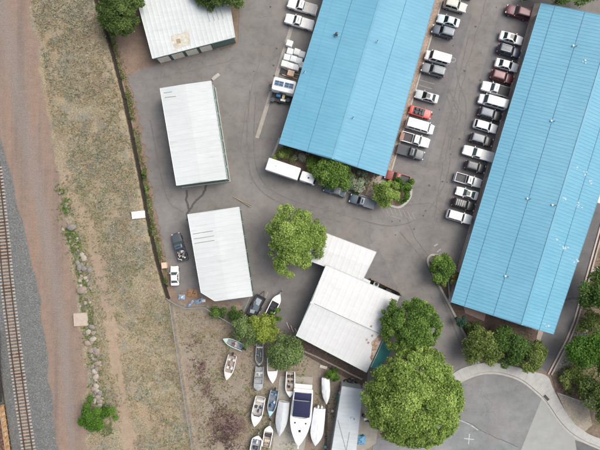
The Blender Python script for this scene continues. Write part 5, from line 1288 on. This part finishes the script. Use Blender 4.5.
    if trailer: boat_trailer(c, R(ang), L, Wd, trailer, tongue=tongue)
    else:   # keel blocks
        bl = thing('keel_blocks', 'timber blocks under the '+label.split(',')[0][:60], 'timber blocks', (c[0], c[1], 0), R(ang))
        for x in (-.3, .12):
            mb = MB(); mb.box((x*L, 0, z/2), (.35, Wd*.55, z+.08)); mb.build('block', WOOD, bl)
    return root
SEATW = M('seat_white', (.6, .58, .53), .6, .08, 4); SEATD = M('seat_dark', (.05, .055, .065), .7, .2, 4); SEATB = M('seat_blue', (.12, .2, .3), .7, .15, 4); SEATR = M('seat_brown', (.25, .17, .12), .7, .2, 4)
JONM = M('jon_alu', (.34, .36, .36), .5, .15, 2, metal=.3); DKDECK = M('deck_dark', (.1, .1, .1), .7, .3, 3); GREYDECK = M('deck_grey', (.27, .28, .28), .7, .2, 3)
BEIGEDECK = M('deck_beige', (.36, .3, .24), .75, .2, 3)
def gear(n, rngseed, ms, x0=.1, x1=.6, y=.6):
    def f(root, X, sheer, hw, D):
        rg = random.Random(rngseed)
        for i in range(n):
            mb = MB(); p = (X(rg.uniform(x0, x1)), rg.uniform(-y, y)*hw, D*.42+rg.uniform(.15, .4))
            if i % 3 == 0: mb.tube([p, (p[0]+rg.uniform(-1, 1), p[1]+rg.uniform(-.2, .2), p[2]+.2)], .04, 6)
            elif i % 3 == 1: mb.blob(p, (rg.uniform(.15, .3), rg.uniform(.12, .25), .15), i, 2, .1)
            else: mb.box(p, (rg.uniform(.25, .5), rg.uniform(.2, .4), .25), rg.uniform(0, 1))
            mb.build('gear', ms[i % len(ms)], root)
    return f
BLUEJ = M('junk_blue', (.06, .17, .4), .6, .2, 4); REDJ = M('junk_red', (.4, .06, .05), .6, .2, 4); GREENJ = M('junk_green', (.05, .25, .19), .6, .2, 4)
# 1: small boat beside the grey green tree
boat(233, 343.5, 155, 4.4, 1.55, 'small white boat with a green side and blue cover, topmost in the yard', M('hull_green', (.42, .56, .5), .4, .1, 3), GREYDECK, seats=((.35, 0, .4, 1.1, SEATW),), extra=gear(6, 2, [BLUEJ, REDJ, SEATW, BLACKP]), bowdeck=.78, z=.15, motor=True)
boat(229.5, 367.8, -104, 5.0, 1.85, 'white open boat alone on the bare ground with its engine at the top', M('hull_cream', (.62, .58, .53), .4, .1, 3), M('deck_pink', (.3, .25, .22), .7, .25, 3), seats=((.18, -.5, .5, .5, SEATW), (.18, .5, .5, .5, SEATW), (.5, -.45, .6, .5, SEATW), (.5, .45, .6, .5, SEATW)), bowdeck=.7, z=.3, extra=gear(3, 7, [SEATR, BLACKP], .3, .65, .3))
boat(259.3, 354.5, -92, 4.5, 1.5, 'dark grey flat boat end on to the lime tree, trailer tongue below it', JONM, DKDECK, full=.7, bowdeck=.9, style='jon', z=.45, depth=.5, seats=((.2, 0, .3, 1.2, SEATW),), motor=False, trailer='trailer with a pale V tongue beneath the dark grey flat boat', extra=gear(4, 5, [SEATW, BLACKP, CHROME]), tongue=.5)
boat(258.7, 379, -94, 4.8, 1.75, 'silver flat aluminium boat below the dark grey flat one', JONM, GREYDECK, full=.82, bowdeck=.72, z=.4, depth=.5, style='jon', seats=((.25, 0, .35, 1.4, M('seat_pale', (.5, .52, .52), .6)), (.5, 0, .35, 1.4, GREYDECK)), motor=False, extra=gear(3, 8, [SEATW, GREYDECK]))
boat(272.3, 370, -88, 5.2, 2.0, 'white boat with only its bow showing from under the spreading tree', WHITEP, BEIGEDECK, bowdeck=.55, z=.5, seats=((.25, 0, .5, 1.2, SEATD),), motor=False)
boat(290.3, 384.5, -92, 5.0, 1.85, 'small white runabout with dark seats on the concrete pad', WHITEP, BEIGEDECK, bowdeck=.78, z=.45, full=.6, seats=((.2, -.42, .55, .5, SEATD), (.2, .42, .55, .5, SEATD), (.42, .4, .5, .45, SEATD), (.6, -.25, .5, .5, BLACKP)), motor=False, extra=gear(3, 13, [CHROME, BLACKP], .3, .7, .5), trailer='trailer under the small white runabout on the concrete pad', tongue=.6)
boat(272.3, 403.5, -101, 5.2, 1.75, 'grey boat with blue trim and a pale blue bow tip', M('hull_bluegrey', (.28, .34, .38), .4, .15, 3), M('deck_slate', (.13, .16, .19), .7, .3, 3), bowdeck=.8, z=.5, tipm=M('tip_blue', (.3, .56, .66), .4), seats=((.15, -.4, .5, .5, SEATB), (.15, .4, .5, .5, SEATB), (.45, .4, .45, .4, SEATW), (.62, -.3, .5, .45, SEATD)), extra=gear(6, 3, [CHROME, SEATW, BLUEJ]), trailer='trailer under the grey boat with the pale blue bow', tongue=1.2)
boat(257.5, 412, -102, 5.9, 2.15, 'wide white boat with a windscreen, left of the grey and blue boat', WHITEP, M('deck_greywhite', (.42, .41, .39), .6, .15, 3), bowdeck=.62, z=.5, full=.55, screen=True, motor=False, seats=((.12, 0, .55, 1.7, SEATW), (.35, -.42, .5, .5, SEATD), (.35, .42, .5, .5, SEATD), (.48, .1, .6, .3, SEATD)), extra=gear(3, 4, [REDJ, CHROME, SEATW]))
boat(281.7, 419, -98, 6.8, 2.35, 'boat wrapped in a pale grey cover on the concrete pad', WHITEP, style='covered', covm=M('grey_wrap', (.47, .49, .5), .6, .08, 2, bmp=.2, bscale=4), z=.5, full=.45, motor=False)
boat(267.8, 436.5, 80, 4.3, 1.75, 'small blunt white boat, bow towards the grey and blue boat', WHITEP, BEIGEDECK, full=.72, bowdeck=.72, z=.4, seats=((.3, 0, .4, 1.2, M('seat_cream', (.5, .45, .38), .6)), (.55, 0, .4, 1.2, SEATD)), motor=False, trailer='trailer with its tongue up, under the small blunt white boat', tongue=1.5, extra=gear(3, 15, [BLACKP, SEATR]))
boat(255.5, 448, 78, 5.0, 2.1, 'cluttered white boat cut by the bottom edge, leftmost of the bottom row', WHITEP, GREYDECK, full=.78, bowdeck=.86, z=.45, seats=((.5, 0, .5, 1.0, SEATD),), motor=False, trailer='trailer with its tongue up, under the cluttered white boat', tongue=1.2, extra=gear(8, 6, [BLUEJ, SEATW, BLACKP, CHROME], .4, .85))
boat(326, 391, -88, 5.2, 1.6, 'slim white covered dinghy below the bright shrub', WHITEP, style='covered', covm=M('white_wrap', (.76, .76, .755), .5, .05, 2), z=.35, full=.45, motor=False, name='dinghy')
boat(317.5, 427, -97, 7.4, 2.5, 'white covered boat with twin engine covers beside the cabin cruiser', WHITEP, style='covered', covm=M('white_wrap2', (.7, .72, .73), .55, .06, 1.5, bmp=.15, bscale=3), z=.5, full=.6, motors=2, motor_m=M('motor_white', (.65, .66, .66), .5))
boat(274.5, 304.5, 62, 4.6, 1.75, 'white boat with a black cockpit parked right of the black open trailer', WHITEP, BLACKP, bowdeck=.62, z=.45, full=.6, motor=False, trailer='trailer under the white boat with the black cockpit', tongue=.9, seats=((.3, 0, .5, 1.1, M('seat_blackblue', (.02, .025, .035), .6)),))
# the cabin cruiser
def cruiser(px, py, ang, L, Wd):
    NAVYC = M('navy_canvas', (.008, .012, .05), .75, .12, 2, bmp=.15, bscale=6)
    z = .7; c = at(px, py, z+1.4); root = thing('cabin_cruiser', 'big white cabin cruiser with a navy canvas top on the concrete pad', 'boat', (*c, z), R(ang))
    hw = Wd/2; full = .48; n = 24; D = 1.3
    def X(t): return -L/2+L*t
    def sheer(t): return D+.35*t*t
    rows = []
    for t in np.linspace(0, 1, n):
        b = max(.02, hw*hull_w(t, full)); s = sheer(t); up = max(0, (t-.65)/.35)**2*D*.7
        rows.append([(X(t), -b, s), (X(t), -b*.95, s-.3), (X(t), -b*.82, D*.35+up), (X(t), 0, up), (X(t), b*.82, D*.35+up), (X(t), b*.95, s-.3), (X(t), b, s)])
    mb = MB(); mb.grid(rows); mb.add(rows[0], [tuple(range(7))]); mb.build('hull', WHITEP, root, 40)
    rws = []
    for t in np.linspace(0, .998, 24):
        b = max(.01, hw*hull_w(t, full)-.02); s = sheer(t)+.02; rws.append([(X(t), b*y, s+.22*(1-y*y)*min(1, t*3)*(1-t*.6)) for y in (-1, -.75, -.4, 0, .4, .75, 1)])
    mb = MB(); mb.grid(rws); dk = mb.build('deck', M('cruiser_deck', (.78, .78, .765), .35, .04, 1), root, 40)
    mb = MB(); mb.box((X(.94), 0, sheer(.94)+.1), (L*.18, .28, .1), top=(.95, .7)); mb.build('pulpit', WHITEP, dk)
    # windscreen arc
    s0 = sheer(.5); arc = [(X(.475)+.75*math.cos(a)-.3, hw*.84*math.sin(a)) for a in np.linspace(-1.45, 1.45, 15)]
    mb = MB(); r_ = [[(x, y, s0+.1), (x-.28, y*.93, s0+.62)] for x, y in arc]; mb.grid(r_); w_ = mb.build('windscreen', GLASS, root, 60)
    mb = MB(); mb.tube([(p[1][0], p[1][1], p[1][2]) for p in r_], .035, 6); mb.build('frame', WHITEV, w_)
    # coaming round the cockpit and its canvas
    mb = MB(); ribbon(mb, [(X(.44), -hw*.86), (X(.1), -hw*.84), (X(.035), -hw*.78), (X(.035), hw*.78), (X(.1), hw*.84), (X(.44), hw*.86)], .16, D-.1, D+.42); mb.build('coaming', WHITEP, root)
    for nm, t0, t1, h, wv in (('canvas_top', .18, .455, 1.1, .04), ('cockpit_cover', .05, .178, .75, .05)):
        rws = []
        for i, t in enumerate(np.linspace(t0, t1, 10)):
            b = hw*(.8+ (0.0 if nm == 'canvas_top' else .02))*(1-.06*math.sin((t-t0)/(t1-t0)*math.pi)); zz = s0+h-.4+ (.14*math.sin((t-t0)/(t1-t0)*math.pi))
            rws.append([(X(t), b*y, (zz-.55 if abs(y) == 1.0 else zz+.12*(1-y*y)+wv*math.sin(i*1.3)*(1-abs(y))*.4)) for y in (-1.0, -.985, -.6, -.2, .2, .6, .985, 1.0)])
        mb = MB(); mb.grid(rws); mb.build(nm, NAVYC, root, 45)
    for (t, y, sx) in ((.585, -.5, .3), (.585, .5, .3), (.72, 0, .45)):
        mb = MB(); zz = sheer(t)+.02+.2*(1-y*y)*(1-t*.6); mb.prism([(p[0]+X(t), p[1]+y*hw) for p in rrect(0, -sx/2, sx/2, sx/2, .08)], zz-.03, zz+.05); mb.build('hatch', GLASS, dk)
    for s in (-1, 1):
        mb = MB(); path = [(X(t), s*max(.05, hw*hull_w(t, full)-.12), sheer(t)+.5) for t in np.linspace(.52, .97, 9)]; mb.tube(path, .022, 6)
        for p in path[::2]: mb.tube([(p[0], p[1], p[2]-.48), p], .018, 6)
        mb.build('bow_rail', CHROME, root)
    mb = MB(); mb.box((X(0)-.35, 0, .55), (.75, Wd*.8, .1)); mb.build('swim_platform', WHITEP, root)
    st = thing('boat_stand', 'dark steel stands holding up the cabin cruiser', 'boat stand', (c[0], c[1], 0), R(ang))
    for x in (-.32, .15):
        for s in (-1, 1):
            mb = MB(); mb.tube([(x*L, s*hw*.8, -.0), (x*L, s*hw*.62, 1.05)], .05, 6); mb.tube([(x*L+.3, s*hw*.9, 0), (x*L, s*hw*.7, .6)], .035, 6); mb.build('prop', BLACKP, st)
    mb = MB(); mb.box((0, 0, .4), (.4, .8, .72)); mb.build('keel_block', WOOD, st)
cruiser(300.8, 418, -95.5, 11.2, 4.2)

# ------------------------------------------------------------------ yard clutter
# long grey metal building / trailer at the bottom
bH = building('site_trailer', 'long narrow grey metal roofed trailer at the bottom between boats and the big tree', 'trailer',
    [(327, 478), (354, 478), (362.5, 389), (342, 386)], 3.2, (-14, 91), .12, .5, .8, .018, roof_paint('grey_metal_roof', (.4, .43, .44), (.48, .51, .52), R(8), (.3, .31, .3), .35, .5, .06), M('trailer_wall', (.35, .37, .37), .6, .1, 2), .12, CHROME)
roof_line(bH, (338, 420), (346, 450), .08, DKLINE, 'cable'); roof_line(bH, (349.5, 432), (346, 452), .08, DKLINE, 'cable')
vent(bH, 351.5, 418, 'hood')
def junk(name, label, cat, px, py, parts, rz=0, z=0.01, h=.4, group=None):
    c = at(px, py, h); root = thing(name, label, cat, (*c, z), rz, group)
    for nm, mat, f in parts:
        mb = MB(); f(mb); mb.build(nm, mat, root)
    return root
# tyres and engine blocks heaped behind the trailer
def tyre_mb(mb, x, y, z, r=.36, tilt=0):
    mb.tube([(x+r*math.cos(a), y+r*math.sin(a)*math.cos(tilt), z+r*math.sin(a)*math.sin(tilt)) for a in np.linspace(0, 2*math.pi, 15)], .13, 7)
for i, (x, y, z, lb) in enumerate(((346, 381.5, .14, 'lying tyre leftmost in the heap behind the grey trailer'), (349.5, 380.5, .14, 'lying tyre in the middle of the heap behind the grey trailer'), (354.5, 383.5, .14, 'lying tyre rightmost in the heap behind the grey trailer'), (350.5, 383.5, .36, 'tyre on top of the heap behind the grey trailer'))):
    c = at(x, y); mb = MB(); tyre_mb(mb, 0, 0, 0, .42); o = mb.build('tyre', RUBBER, None, 50); o.location = (*c, z); tag(o, lb, 'tyre', 'tyres behind the grey trailer')
junk('engine_block', 'greasy engine block among the tyres behind the grey trailer', 'engine', 347.3, 385, [('block', M('grease', (.07, .07, .07), .5, .3, 5), lambda mb: mb.box((0, 0, .3), (.8, .6, .6), .4)), ('cover', CHROME, lambda mb: mb.box((0, 0, .63), (.6, .25, .1), .4)), ('pulley', BLACKP, lambda mb: mb.tube([(.35, .2, .35), (.47, .25, .35)], .2, 12))])
junk('plastic_tub', 'pale round tub among the tyres behind the grey trailer', 'tub', 352.5, 380.5, [('tub', WHITEV, lambda mb: mb.rings([rrect(0, -.3, .3, .3, .2), rrect(.5, -.36, .36, .36, .24)], True, False)), ('contents', BLACKP, lambda mb: mb.prism([(p[0], p[1]) for p in rrect(0, -.33, .33, .33, .22)], .35, .4))])
junk('waste_bin', 'green plastic bin on the left side of the grey trailer', 'bin', 339.8, 398.5, [('bin', GREENJ, lambda mb: mb.box((0, 0, .5), (.8, 1.2, 1.0), top=(1.1, 1.1))), ('lid', M('bin_lid', (.04, .2, .15), .6), lambda mb: mb.box((0, 0, 1.04), (.95, 1.4, .08)))], h=.9)
junk('drum', 'white drum next to the green bin', 'drum', 340.3, 393.8, [('drum', WHITEV, lambda mb: mb.tube([(0, 0, 0), (0, 0, .85)], .3, 16)), ('lid', M('lid_grey', (.4, .4, .4), .6), lambda mb: mb.tube([(0, 0, .85), (0, 0, .9)], .26, 16))], h=.7)
junk('drum', 'reddish brown drum above the white drum by the grey trailer', 'drum', 340.5, 388.5, [('drum', M('drum_rust', (.2, .08, .06), .7, .3, 3), lambda mb: mb.tube([(0, 0, 0), (0, 0, .85)], .3, 16)), ('lid', M('lid_rust', (.15, .08, .06), .6), lambda mb: mb.tube([(0, 0, .85), (0, 0, .89)], .26, 16))], h=.7)
def tarp_fn(sx, sy, h, sd):
    def f(mb):
        rg = np.random.default_rng(sd); rows = []
        for i in range(10):
            r_ = []
            for j in range(10):
                u, v = i/9*2-1, j/9*2-1; e = max(0, 1-max(abs(u), abs(v))**3); r_.append((u*sx+rg.normal(0, .03), v*sy+rg.normal(0, .03), .02+h*e*(.7+.5*rg.random())))
            rows.append(r_)
        mb.grid(rows)
    return f
junk('tarp', 'crumpled blue tarp over a heap beside the grey trailer', 'tarp', 361, 440.5, [('cloth', M('tarp_blue', (.13, .33, .5), .6, .25, 3), tarp_fn(.9, 1.0, .7, 4)), ('weight', BLACKP, lambda mb: mb.box((.2, .9, .15), (.7, .2, .25), .3))])
junk('gas_grill', 'small black grill on the slab right of the grey trailer', 'grill', 363.5, 414.5, [('bowl', BLACKP, lambda mb: mb.rings([rrect(.6, -.4, .4, .25, .15), rrect(.95, -.45, .45, .3, .2), rrect(1.1, -.3, .3, .2, .15)])), ('leg', CHROME, lambda mb: [mb.tube([(x, y, 0), (x, y, .6)], .025, 6) for x in (-.3, .3) for y in (-.18, .18)])], rz=-.3)
junk('cool_box', 'white cool box beside the small black grill', 'cool box', 365.3, 419, [('chest', WHITEV, lambda mb: mb.box((0, 0, .22), (.6, .42, .44))), ('lid', M('lid_white', (.75, .74, .7), .5), lambda mb: mb.box((0, 0, .48), (.64, .46, .08)))], rz=.2)
junk('tool_box', 'dark low box beside the white cool box', 'box', 367.3, 421.5, [('chest', BLACKP, lambda mb: mb.box((0, 0, .18), (.7, .3, .36))), ('handle', CHROME, lambda mb: mb.tube([(-.2, 0, .36), (-.15, 0, .45), (.15, 0, .45), (.2, 0, .36)], .02, 6))], rz=-.2)
junk('tarp', 'brown tarp folded at the stern of the cabin cruiser', 'tarp', 303, 388.6, [('cloth', M('tarp_brown', (.36, .2, .11), .8, .25, 3), tarp_fn(1.9, .42, .35, 9)), ('batten', TANWOOD, lambda mb: mb.box((.2, -.1, .4), (2.6, .1, .06)))])
junk('plank', 'pale plank lying beside the bright shrub below the workshop', 'plank', 323.5, 367.5, [('board', M('pale_plank', (.5, .46, .38), .8, .1, 4), lambda mb: mb.box((0, 0, .1), (1.5, .55, .06)))], rz=R(-16))
# rusty rail and pipes between the covered boats and the trailer
junk('pipe_rack', 'long dark pipe lying between the covered boat and the grey trailer', 'pipe', 327.5, 424, [('pipe', M('pipe_rust', (.09, .075, .065), .7, .3, 3), lambda mb: (mb.tube([(0, 6.5, .25), (-.5, -6.5, .25)], .09, 8), mb.tube([(.18, 6.0, .2), (-.25, -5.5, .2)], .05, 6))), ('support', WOOD, lambda mb: [mb.box((y*.04, y, .1), (.8, .15, .2)) for y in (-5, -1.5, 2, 5)])])
for i, (x, y, m_, lb) in enumerate(((326, 437.5, BLACKP, 'black'), (325.5, 447, M('bucket_teal', (.1, .3, .33), .6), 'teal'), (332.5, 442, WHITEV, 'white'), (332.5, 411, M('bucket_tan', (.45, .4, .33), .7), 'tan'))):
    junk('bucket', f'{lb} bucket on the ground left of the grey trailer', 'bucket', x, y, [('pail', m_, lambda mb: mb.tube([(0, 0, 0), (0, 0, .45)], [.22, .27], 14)), ('handle', CHROME, lambda mb: mb.tube([(-.27, 0, .45), (0, .1, .52), (.27, 0, .45)], .015, 5))], group='buckets by the grey trailer')
# pallets / poles near the workshop corner
junk('pole_stack', 'stack of white and rusty poles near the workshop corner by the lot', 'pole stack', 290, 325.5, [('pole', m_, (lambda k: lambda mb: mb.tube([(-.7+k*.42, .6-.3*k, .1), (-.15+k*.42, -.75-.3*k, .12)], .06, 6))(k)) for k, m_ in enumerate((WHITEV, M('pole_rust', (.35, .14, .08), .7), WHITEV, M('pole_rust', (.35, .14, .08)), WHITEV))])
junk('pole_stack', 'two dark fence pickets leaning at the north end of the lower shed', 'pole stack', 243, 203, [('pole', WOOD, lambda mb: (mb.tube([(-2, 1.3, .05), (1.6, -.8, .3)], .07, 6), mb.tube([(-1.2, .9, .1), (1.7, -.5, .1)], .05, 6)))])
junk('standpipe', 'small white standpipe at the corner of the upper shed', 'standpipe', 226.8, 180.5, [('pipe', WHITEV, lambda mb: mb.tube([(0, 0, 0), (0, 0, 1.1)], .1, 8)), ('cap', WHITEV, lambda mb: mb.tube([(0, 0, 1.1), (0, 0, 1.2)], .18, 10))])
junk('concrete_spout', 'grey concrete splash block at the north corner of the upper shed', 'splash block', 215.5, 76.5, [('block', CONCRETE, lambda mb: mb.box((0, 0, .1), (1.8, .7, .2), top=(1, .8))), ('lip', SIDEW, lambda mb: mb.box((.1, .3, .22), (1.5, .08, .06)))], rz=R(38))
# blue debris by the corner fence
for i, (x, y, sx, sy, lb) in enumerate(((181, 297.5, .7, .55, 'left'), (199, 301.5, .9, .5, 'right'), (190, 304, .9, .3, 'middle'))):
    junk('tarp', f'crumpled blue grey tarp by the corner of the fence, {lb} of three', 'tarp', x, y, [('cloth', M('tarp_bluegrey', (.22, .3, .4), .6, .3, 3), tarp_fn(sx, sy, .35, 20+i)), ('scrap', JM[i+1], lambda mb: mb.box((.2, .1, .3), (.4, .25, .2), .5))], rz=i*.4, group='blue tarps at the yard fence')
junk('white_sack', 'white sack next to the right blue tarp below the lower shed', 'sack', 203, 301, [('sack', WHITEV, tarp_fn(.4, .3, .35, 31)), ('tie', CHROME, lambda mb: mb.box((0, 0, .35), (.1, .1, .1)))])
# rust scraps behind the lower shed
junk('scrap_heap', 'rusty orange scrap heap at the clipped corner of the lower shed', 'scrap heap', 192, 293.5, [('scrap', M('scrap_rust', (.3, .17, .09), .85, .35, 3), tarp_fn(1.1, .8, .35, 41)), ('bar', RAIL, lambda mb: (mb.tube([(-.8, .2, .3), (.7, -.1, .4)], .05, 6), mb.tube([(-.3, -.6, .25), (.4, .6, .35)], .05, 6)))])
# white wrapped pallets beside the middle building
TOTE = M('wrapped_white', (.7, .71, .7), .5, .06, 2, dirt=(.5, .5, .48), dirt_amt=.4, dscale=2); PALLET = TANWOOD
first = None
tl = [(289.5, 43, 1.0, 'single block at the top'), (290, 51, 1.1, 'upper left of the main pile'), (297, 51.5, 1.2, 'upper middle of the main pile'), (302, 54, 1.0, 'upper right of the main pile'), (287, 57, 1.2, 'second row left of the main pile'), (293.5, 58.5, 1.4, 'second row middle of the main pile'),
      (299, 60.5, 1.2, 'second row right of the main pile'), (284.5, 63.5, 1.1, 'bottom left of the main pile'), (290.5, 65.5, 1.2, 'bottom middle of the main pile'), (296, 67, 1.0, 'bottom right of the main pile'), (301.7, 64.5, 1.0, 'tucked under the roof edge')]
for i, (x, y, h, lb) in enumerate(tl):
    c = at(x, y, h); root = thing('wrapped_pallet', f'white wrapped pallet by the middle blue roof, {lb}', 'pallet', (*c, .01), R(-16+random.uniform(-3, 3)), 'white wrapped pallets')
    mb = MB(); mb.rings([rrect(.14, -.64, .64, .6, .07), rrect(h-.05, -.62, .62, .58, .07), rrect(h, -.55, .55, .52, .06)]); mb.build('wrapping', TOTE, root, 40)
    mb = MB()
    for k in (-.5, 0, .5): mb.box((0, k, .07), (1.25, .12, .13))
    mb.build('pallet_base', PALLET, root)
junk('lumber_frame', 'tan wooden crate with long timbers above the solar panelled trailer', 'crate', 289.5, 73.5, [('crate', M('crate_pinkwood', (.5, .35, .25), .8, .15, 3), lambda mb: mb.box((.3, 0, .5), (1.3, 1.1, .95))), ('timber', TANWOOD, lambda mb: (mb.box((-.9, .65, .2), (1.6, .14, .14), R(-12)), mb.box((.2, -.55, .2), (3.2, .12, .12)), mb.box((1.3, .3, .2), (1.4, .1, .12)))), ('skid', BLACKP, lambda mb: mb.box((-.3, 0, .1), (3.2, 1.0, .14)))], rz=R(-16))
def solar_trailer(px, py, ang):
    c = at(px, py, 2.4); root = thing('camper_trailer', 'white camper trailer with two blue solar panels beside the middle blue roof', 'camper trailer', (*c, .01), R(ang))
    mb = MB(); mb.rings([rrect(.5, -2.25, 2.25, 1.3, .35), rrect(2.2, -2.3, 2.3, 1.32, .35), rrect(2.5, -2.2, 2.2, 1.22, .34), rrect(2.58, -1.9, 1.9, .95, .25)]); b = mb.build('body', paint(*WHITE), root, 45)
    for x in (-.98, .98):
        mb = MB(); mb.box((x, .12, 2.66), (1.72, .92, .05)); p_ = mb.build('solar_panel', M('solar_cell', (.035, .085, .16), .25, .15, 3), root)
        mb = MB()
        for k in (-.86, 0, .86): mb.box((x+k, .12, 2.69), (.05, .96, .03))
        for k in (-.46, 0, .46): mb.box((x, .12+k, 2.692), (1.74, .04, .03))
        mb.build('panel_frame', M('panel_frame', (.4, .43, .45), .5), p_)
    for s in (-1, 1):
        mb = MB(); mb.box((0, s*1.31, 1.6), (1.4, .06, .6)); mb.build('window', GLASS, b)
        mb = MB(); mb.tube([(-.2, s*1.1-.1, .35), (-.2, s*1.1+.1, .35)], .35, 16); mb.build('wheel', RUBBER, root)
    mb = MB(); mb.tube([(-2.2, .4, .5), (-3.1, 0, .5)], .05, 6); mb.tube([(-2.2, -.4, .5), (-3.1, 0, .5)], .05, 6); mb.build('tongue', BLACKP, root)
solar_trailer(284, 85.5, -13)
# low flatbed with mixed load below it
ft2 = utility_trailer(281.5, 98, -13, 3.9, 1.7, 'low dark trailer of mixed goods below the solar panelled camper', M('deck_black', (.03, .03, .03), .7), .2)
for i, (x, y, nm, lb, mt, fn) in enumerate((
    (278.5, 95.8, 'plastic_barrel', 'blue barrel lying on the low dark trailer', M('barrel_blue', (.05, .18, .38), .5), lambda mb: mb.tube([(-.45, 0, .35), (-.3, 0, .35), (.3, 0, .35), (.45, 0, .35)], [.28, .34, .34, .28], 14)),
    (283.5, 97, 'yellow_box', 'yellow and white box on the low dark trailer', M('box_yellow', (.65, .55, .25), .6), lambda mb: mb.box((0, 0, .25), (.5, .8, .5))),
    (283, 100.3, 'white_box', 'white flat box at the south edge of the low dark trailer', WHITEV, lambda mb: mb.box((0, 0, .2), (1.0, .4, .4))),
    (288, 100.5, 'dark_drum', 'dark drum on the right end of the low dark trailer', M('drum_slate', (.05, .06, .07), .6), lambda mb: mb.tube([(0, 0, 0), (0, 0, .6)], .4, 14)),
    (272.5, 100, 'dark_drum', 'dark drum on the left end of the low dark trailer', M('drum_slate', (.05, .06, .07), .6), lambda mb: mb.tube([(0, 0, 0), (0, 0, .6)], .42, 14)))):
    c = at(x, y, .9); mb = MB(); fn(mb); o = mb.build(nm, mt, None, 40); o.location = (*c, .61); o.rotation_euler.z = R(-13); tag(o, lb, 'barrel' if 'barrel' in nm or 'drum' in nm else 'box')
# white trailer tucked behind the east side of the right building
c = at(600.5, 187, 2.3); root = thing('cargo_trailer', 'white cargo trailer half hidden by the east eave of the right blue roof', 'trailer', (*c, .01), R(-106))
mb = MB(); mb.rings([rrect(.55, -3.2, 3.2, 1.6, .12), rrect(2.6, -3.2, 3.2, 1.6, .12), rrect(2.7, -3.1, 3.1, 1.5, .1)]); mb.build('body', paint(*WHITE), root, 40)
mb = MB(); mb.box((.4, -.85, 2.72), (.5, .35, .1)); mb.build('roof_vent', BLACKP, root)
for s in (-1, 1):
    for x in (-.5, .4):
        mb = MB(); mb.tube([(x, s*1.4-.1, .36), (x, s*1.4+.1, .36)], .36, 16); mb.build('wheel', RUBBER, root)
mb = MB(); mb.tube([(3.1, 0, .5), (4.4, 0, .5)], .06, 6); mb.build('tongue', BLACKP, root)
# brown tool chest in the white pickup's bed and a white roof hose on the right slope
c = at(402.3, 136, 1.3); junkr = thing('tool_chest', 'reddish brown chest in the bed of the white pickup below the long van', 'tool chest', (*c, .84), R(-16))
mb = MB(); mb.box((0, 0, .2), (.7, 1.4, .4)); mb.build('chest', M('chest_brown', (.24, .12, .09), .7, .2, 3), junkr)
mb = MB(); mb.box((0, 0, .43), (.74, 1.44, .06)); mb.build('lid', M('chest_lid', (.3, .17, .13), .7, .2, 3), junkr)
junk('garden_hose', 'white hose coil hanging over the kerb beside the dark tree', 'hose', 597.5, 274, [('coil', WHITEV, lambda mb: mb.tube([(.9*math.cos(t)-.2*t*.3, .5*math.sin(t)+.12*t, .12) for t in np.linspace(0, 7.5, 22)], .07, 6)), ('nozzle', CHROME, lambda mb: mb.tube([(-.6, 1.1, .12), (-1.0, 1.3, .14)], .08, 6))])
junk('park_bench', 'pale bench at the left edge of the dark planting bed', 'bench', 467.5, 341, [('seat', SIDEW, lambda mb: mb.box((0, 0, .45), (1.6, .45, .08))), ('backrest', SIDEW, lambda mb: mb.box((0, .22, .7), (1.6, .06, .4))), ('leg', CHROME, lambda mb: [mb.box((x, 0, .22), (.08, .4, .42)) for x in (-.65, .65)])], rz=R(-62))
junk('landscape_log', 'pale fallen log at the right end of the short fence', 'log', 589, 399.5, [('log', M('log_pale', (.42, .37, .31), .9, .15, 4), lambda mb: mb.tube([(-.9, -.6, .25), (0, 0, .32), (.9, .7, .25)], [.3, .34, .22], 10)), ('stub', BARK, lambda mb: mb.tube([(0, 0, .4), (-.3, .3, .7)], [.1, .05], 6))])

# ------------------------------------------------------------------ camera, sky, sun
cam = bpy.data.cameras.new('camera'); co = bpy.data.objects.new('camera', cam); COL.objects.link(co)
co.location = (0, 0, H); co.rotation_euler = (0, 0, 0); cam.sensor_width = 36; cam.lens = 18*H/(300*S); cam.clip_end = 3000; cam.clip_start = .5
SC.camera = co
EL, AZ = R(54), math.atan2(.9, .44)     # sun direction: right and up in the picture
w = bpy.data.worlds.new('World'); SC.world = w; w.use_nodes = True; nt = w.node_tree
sky = nt.nodes.new('ShaderNodeTexSky'); sky.sky_type = 'NISHITA'; sky.sun_disc = False; sky.sun_elevation = EL; sky.sun_rotation = AZ
sky.air_density = 1.0; sky.dust_density = 5.0; sky.ozone_density = 1.0
bg = nt.nodes['Background']; bw = nt.nodes.new('ShaderNodeRGBToBW'); nt.links.new(sky.outputs[0], bw.inputs[0]); nt.links.new(mix(nt, .5, sky.outputs[0], bw.outputs[0]), bg.inputs['Color']); bg.inputs['Strength'].default_value = .15
sl = bpy.data.lights.new('sun', 'SUN'); so = bpy.data.objects.new('sun', sl); COL.objects.link(so)
sl.energy = 1.0; sl.angle = R(45); sl.color = (1, .95, .87)
dx, dy, dz = math.sin(AZ)*math.cos(EL), math.cos(AZ)*math.cos(EL), math.sin(EL)
from mathutils import Vector
so.rotation_euler = Vector((dx, dy, dz)).to_track_quat('Z', 'Y').to_euler(); so.location = (0, 0, 60)
vs = SC.view_settings; vs.view_transform = 'Standard'; vs.look = 'None'; vs.exposure = .68; vs.gamma = 1; vs.use_curve_mapping = False
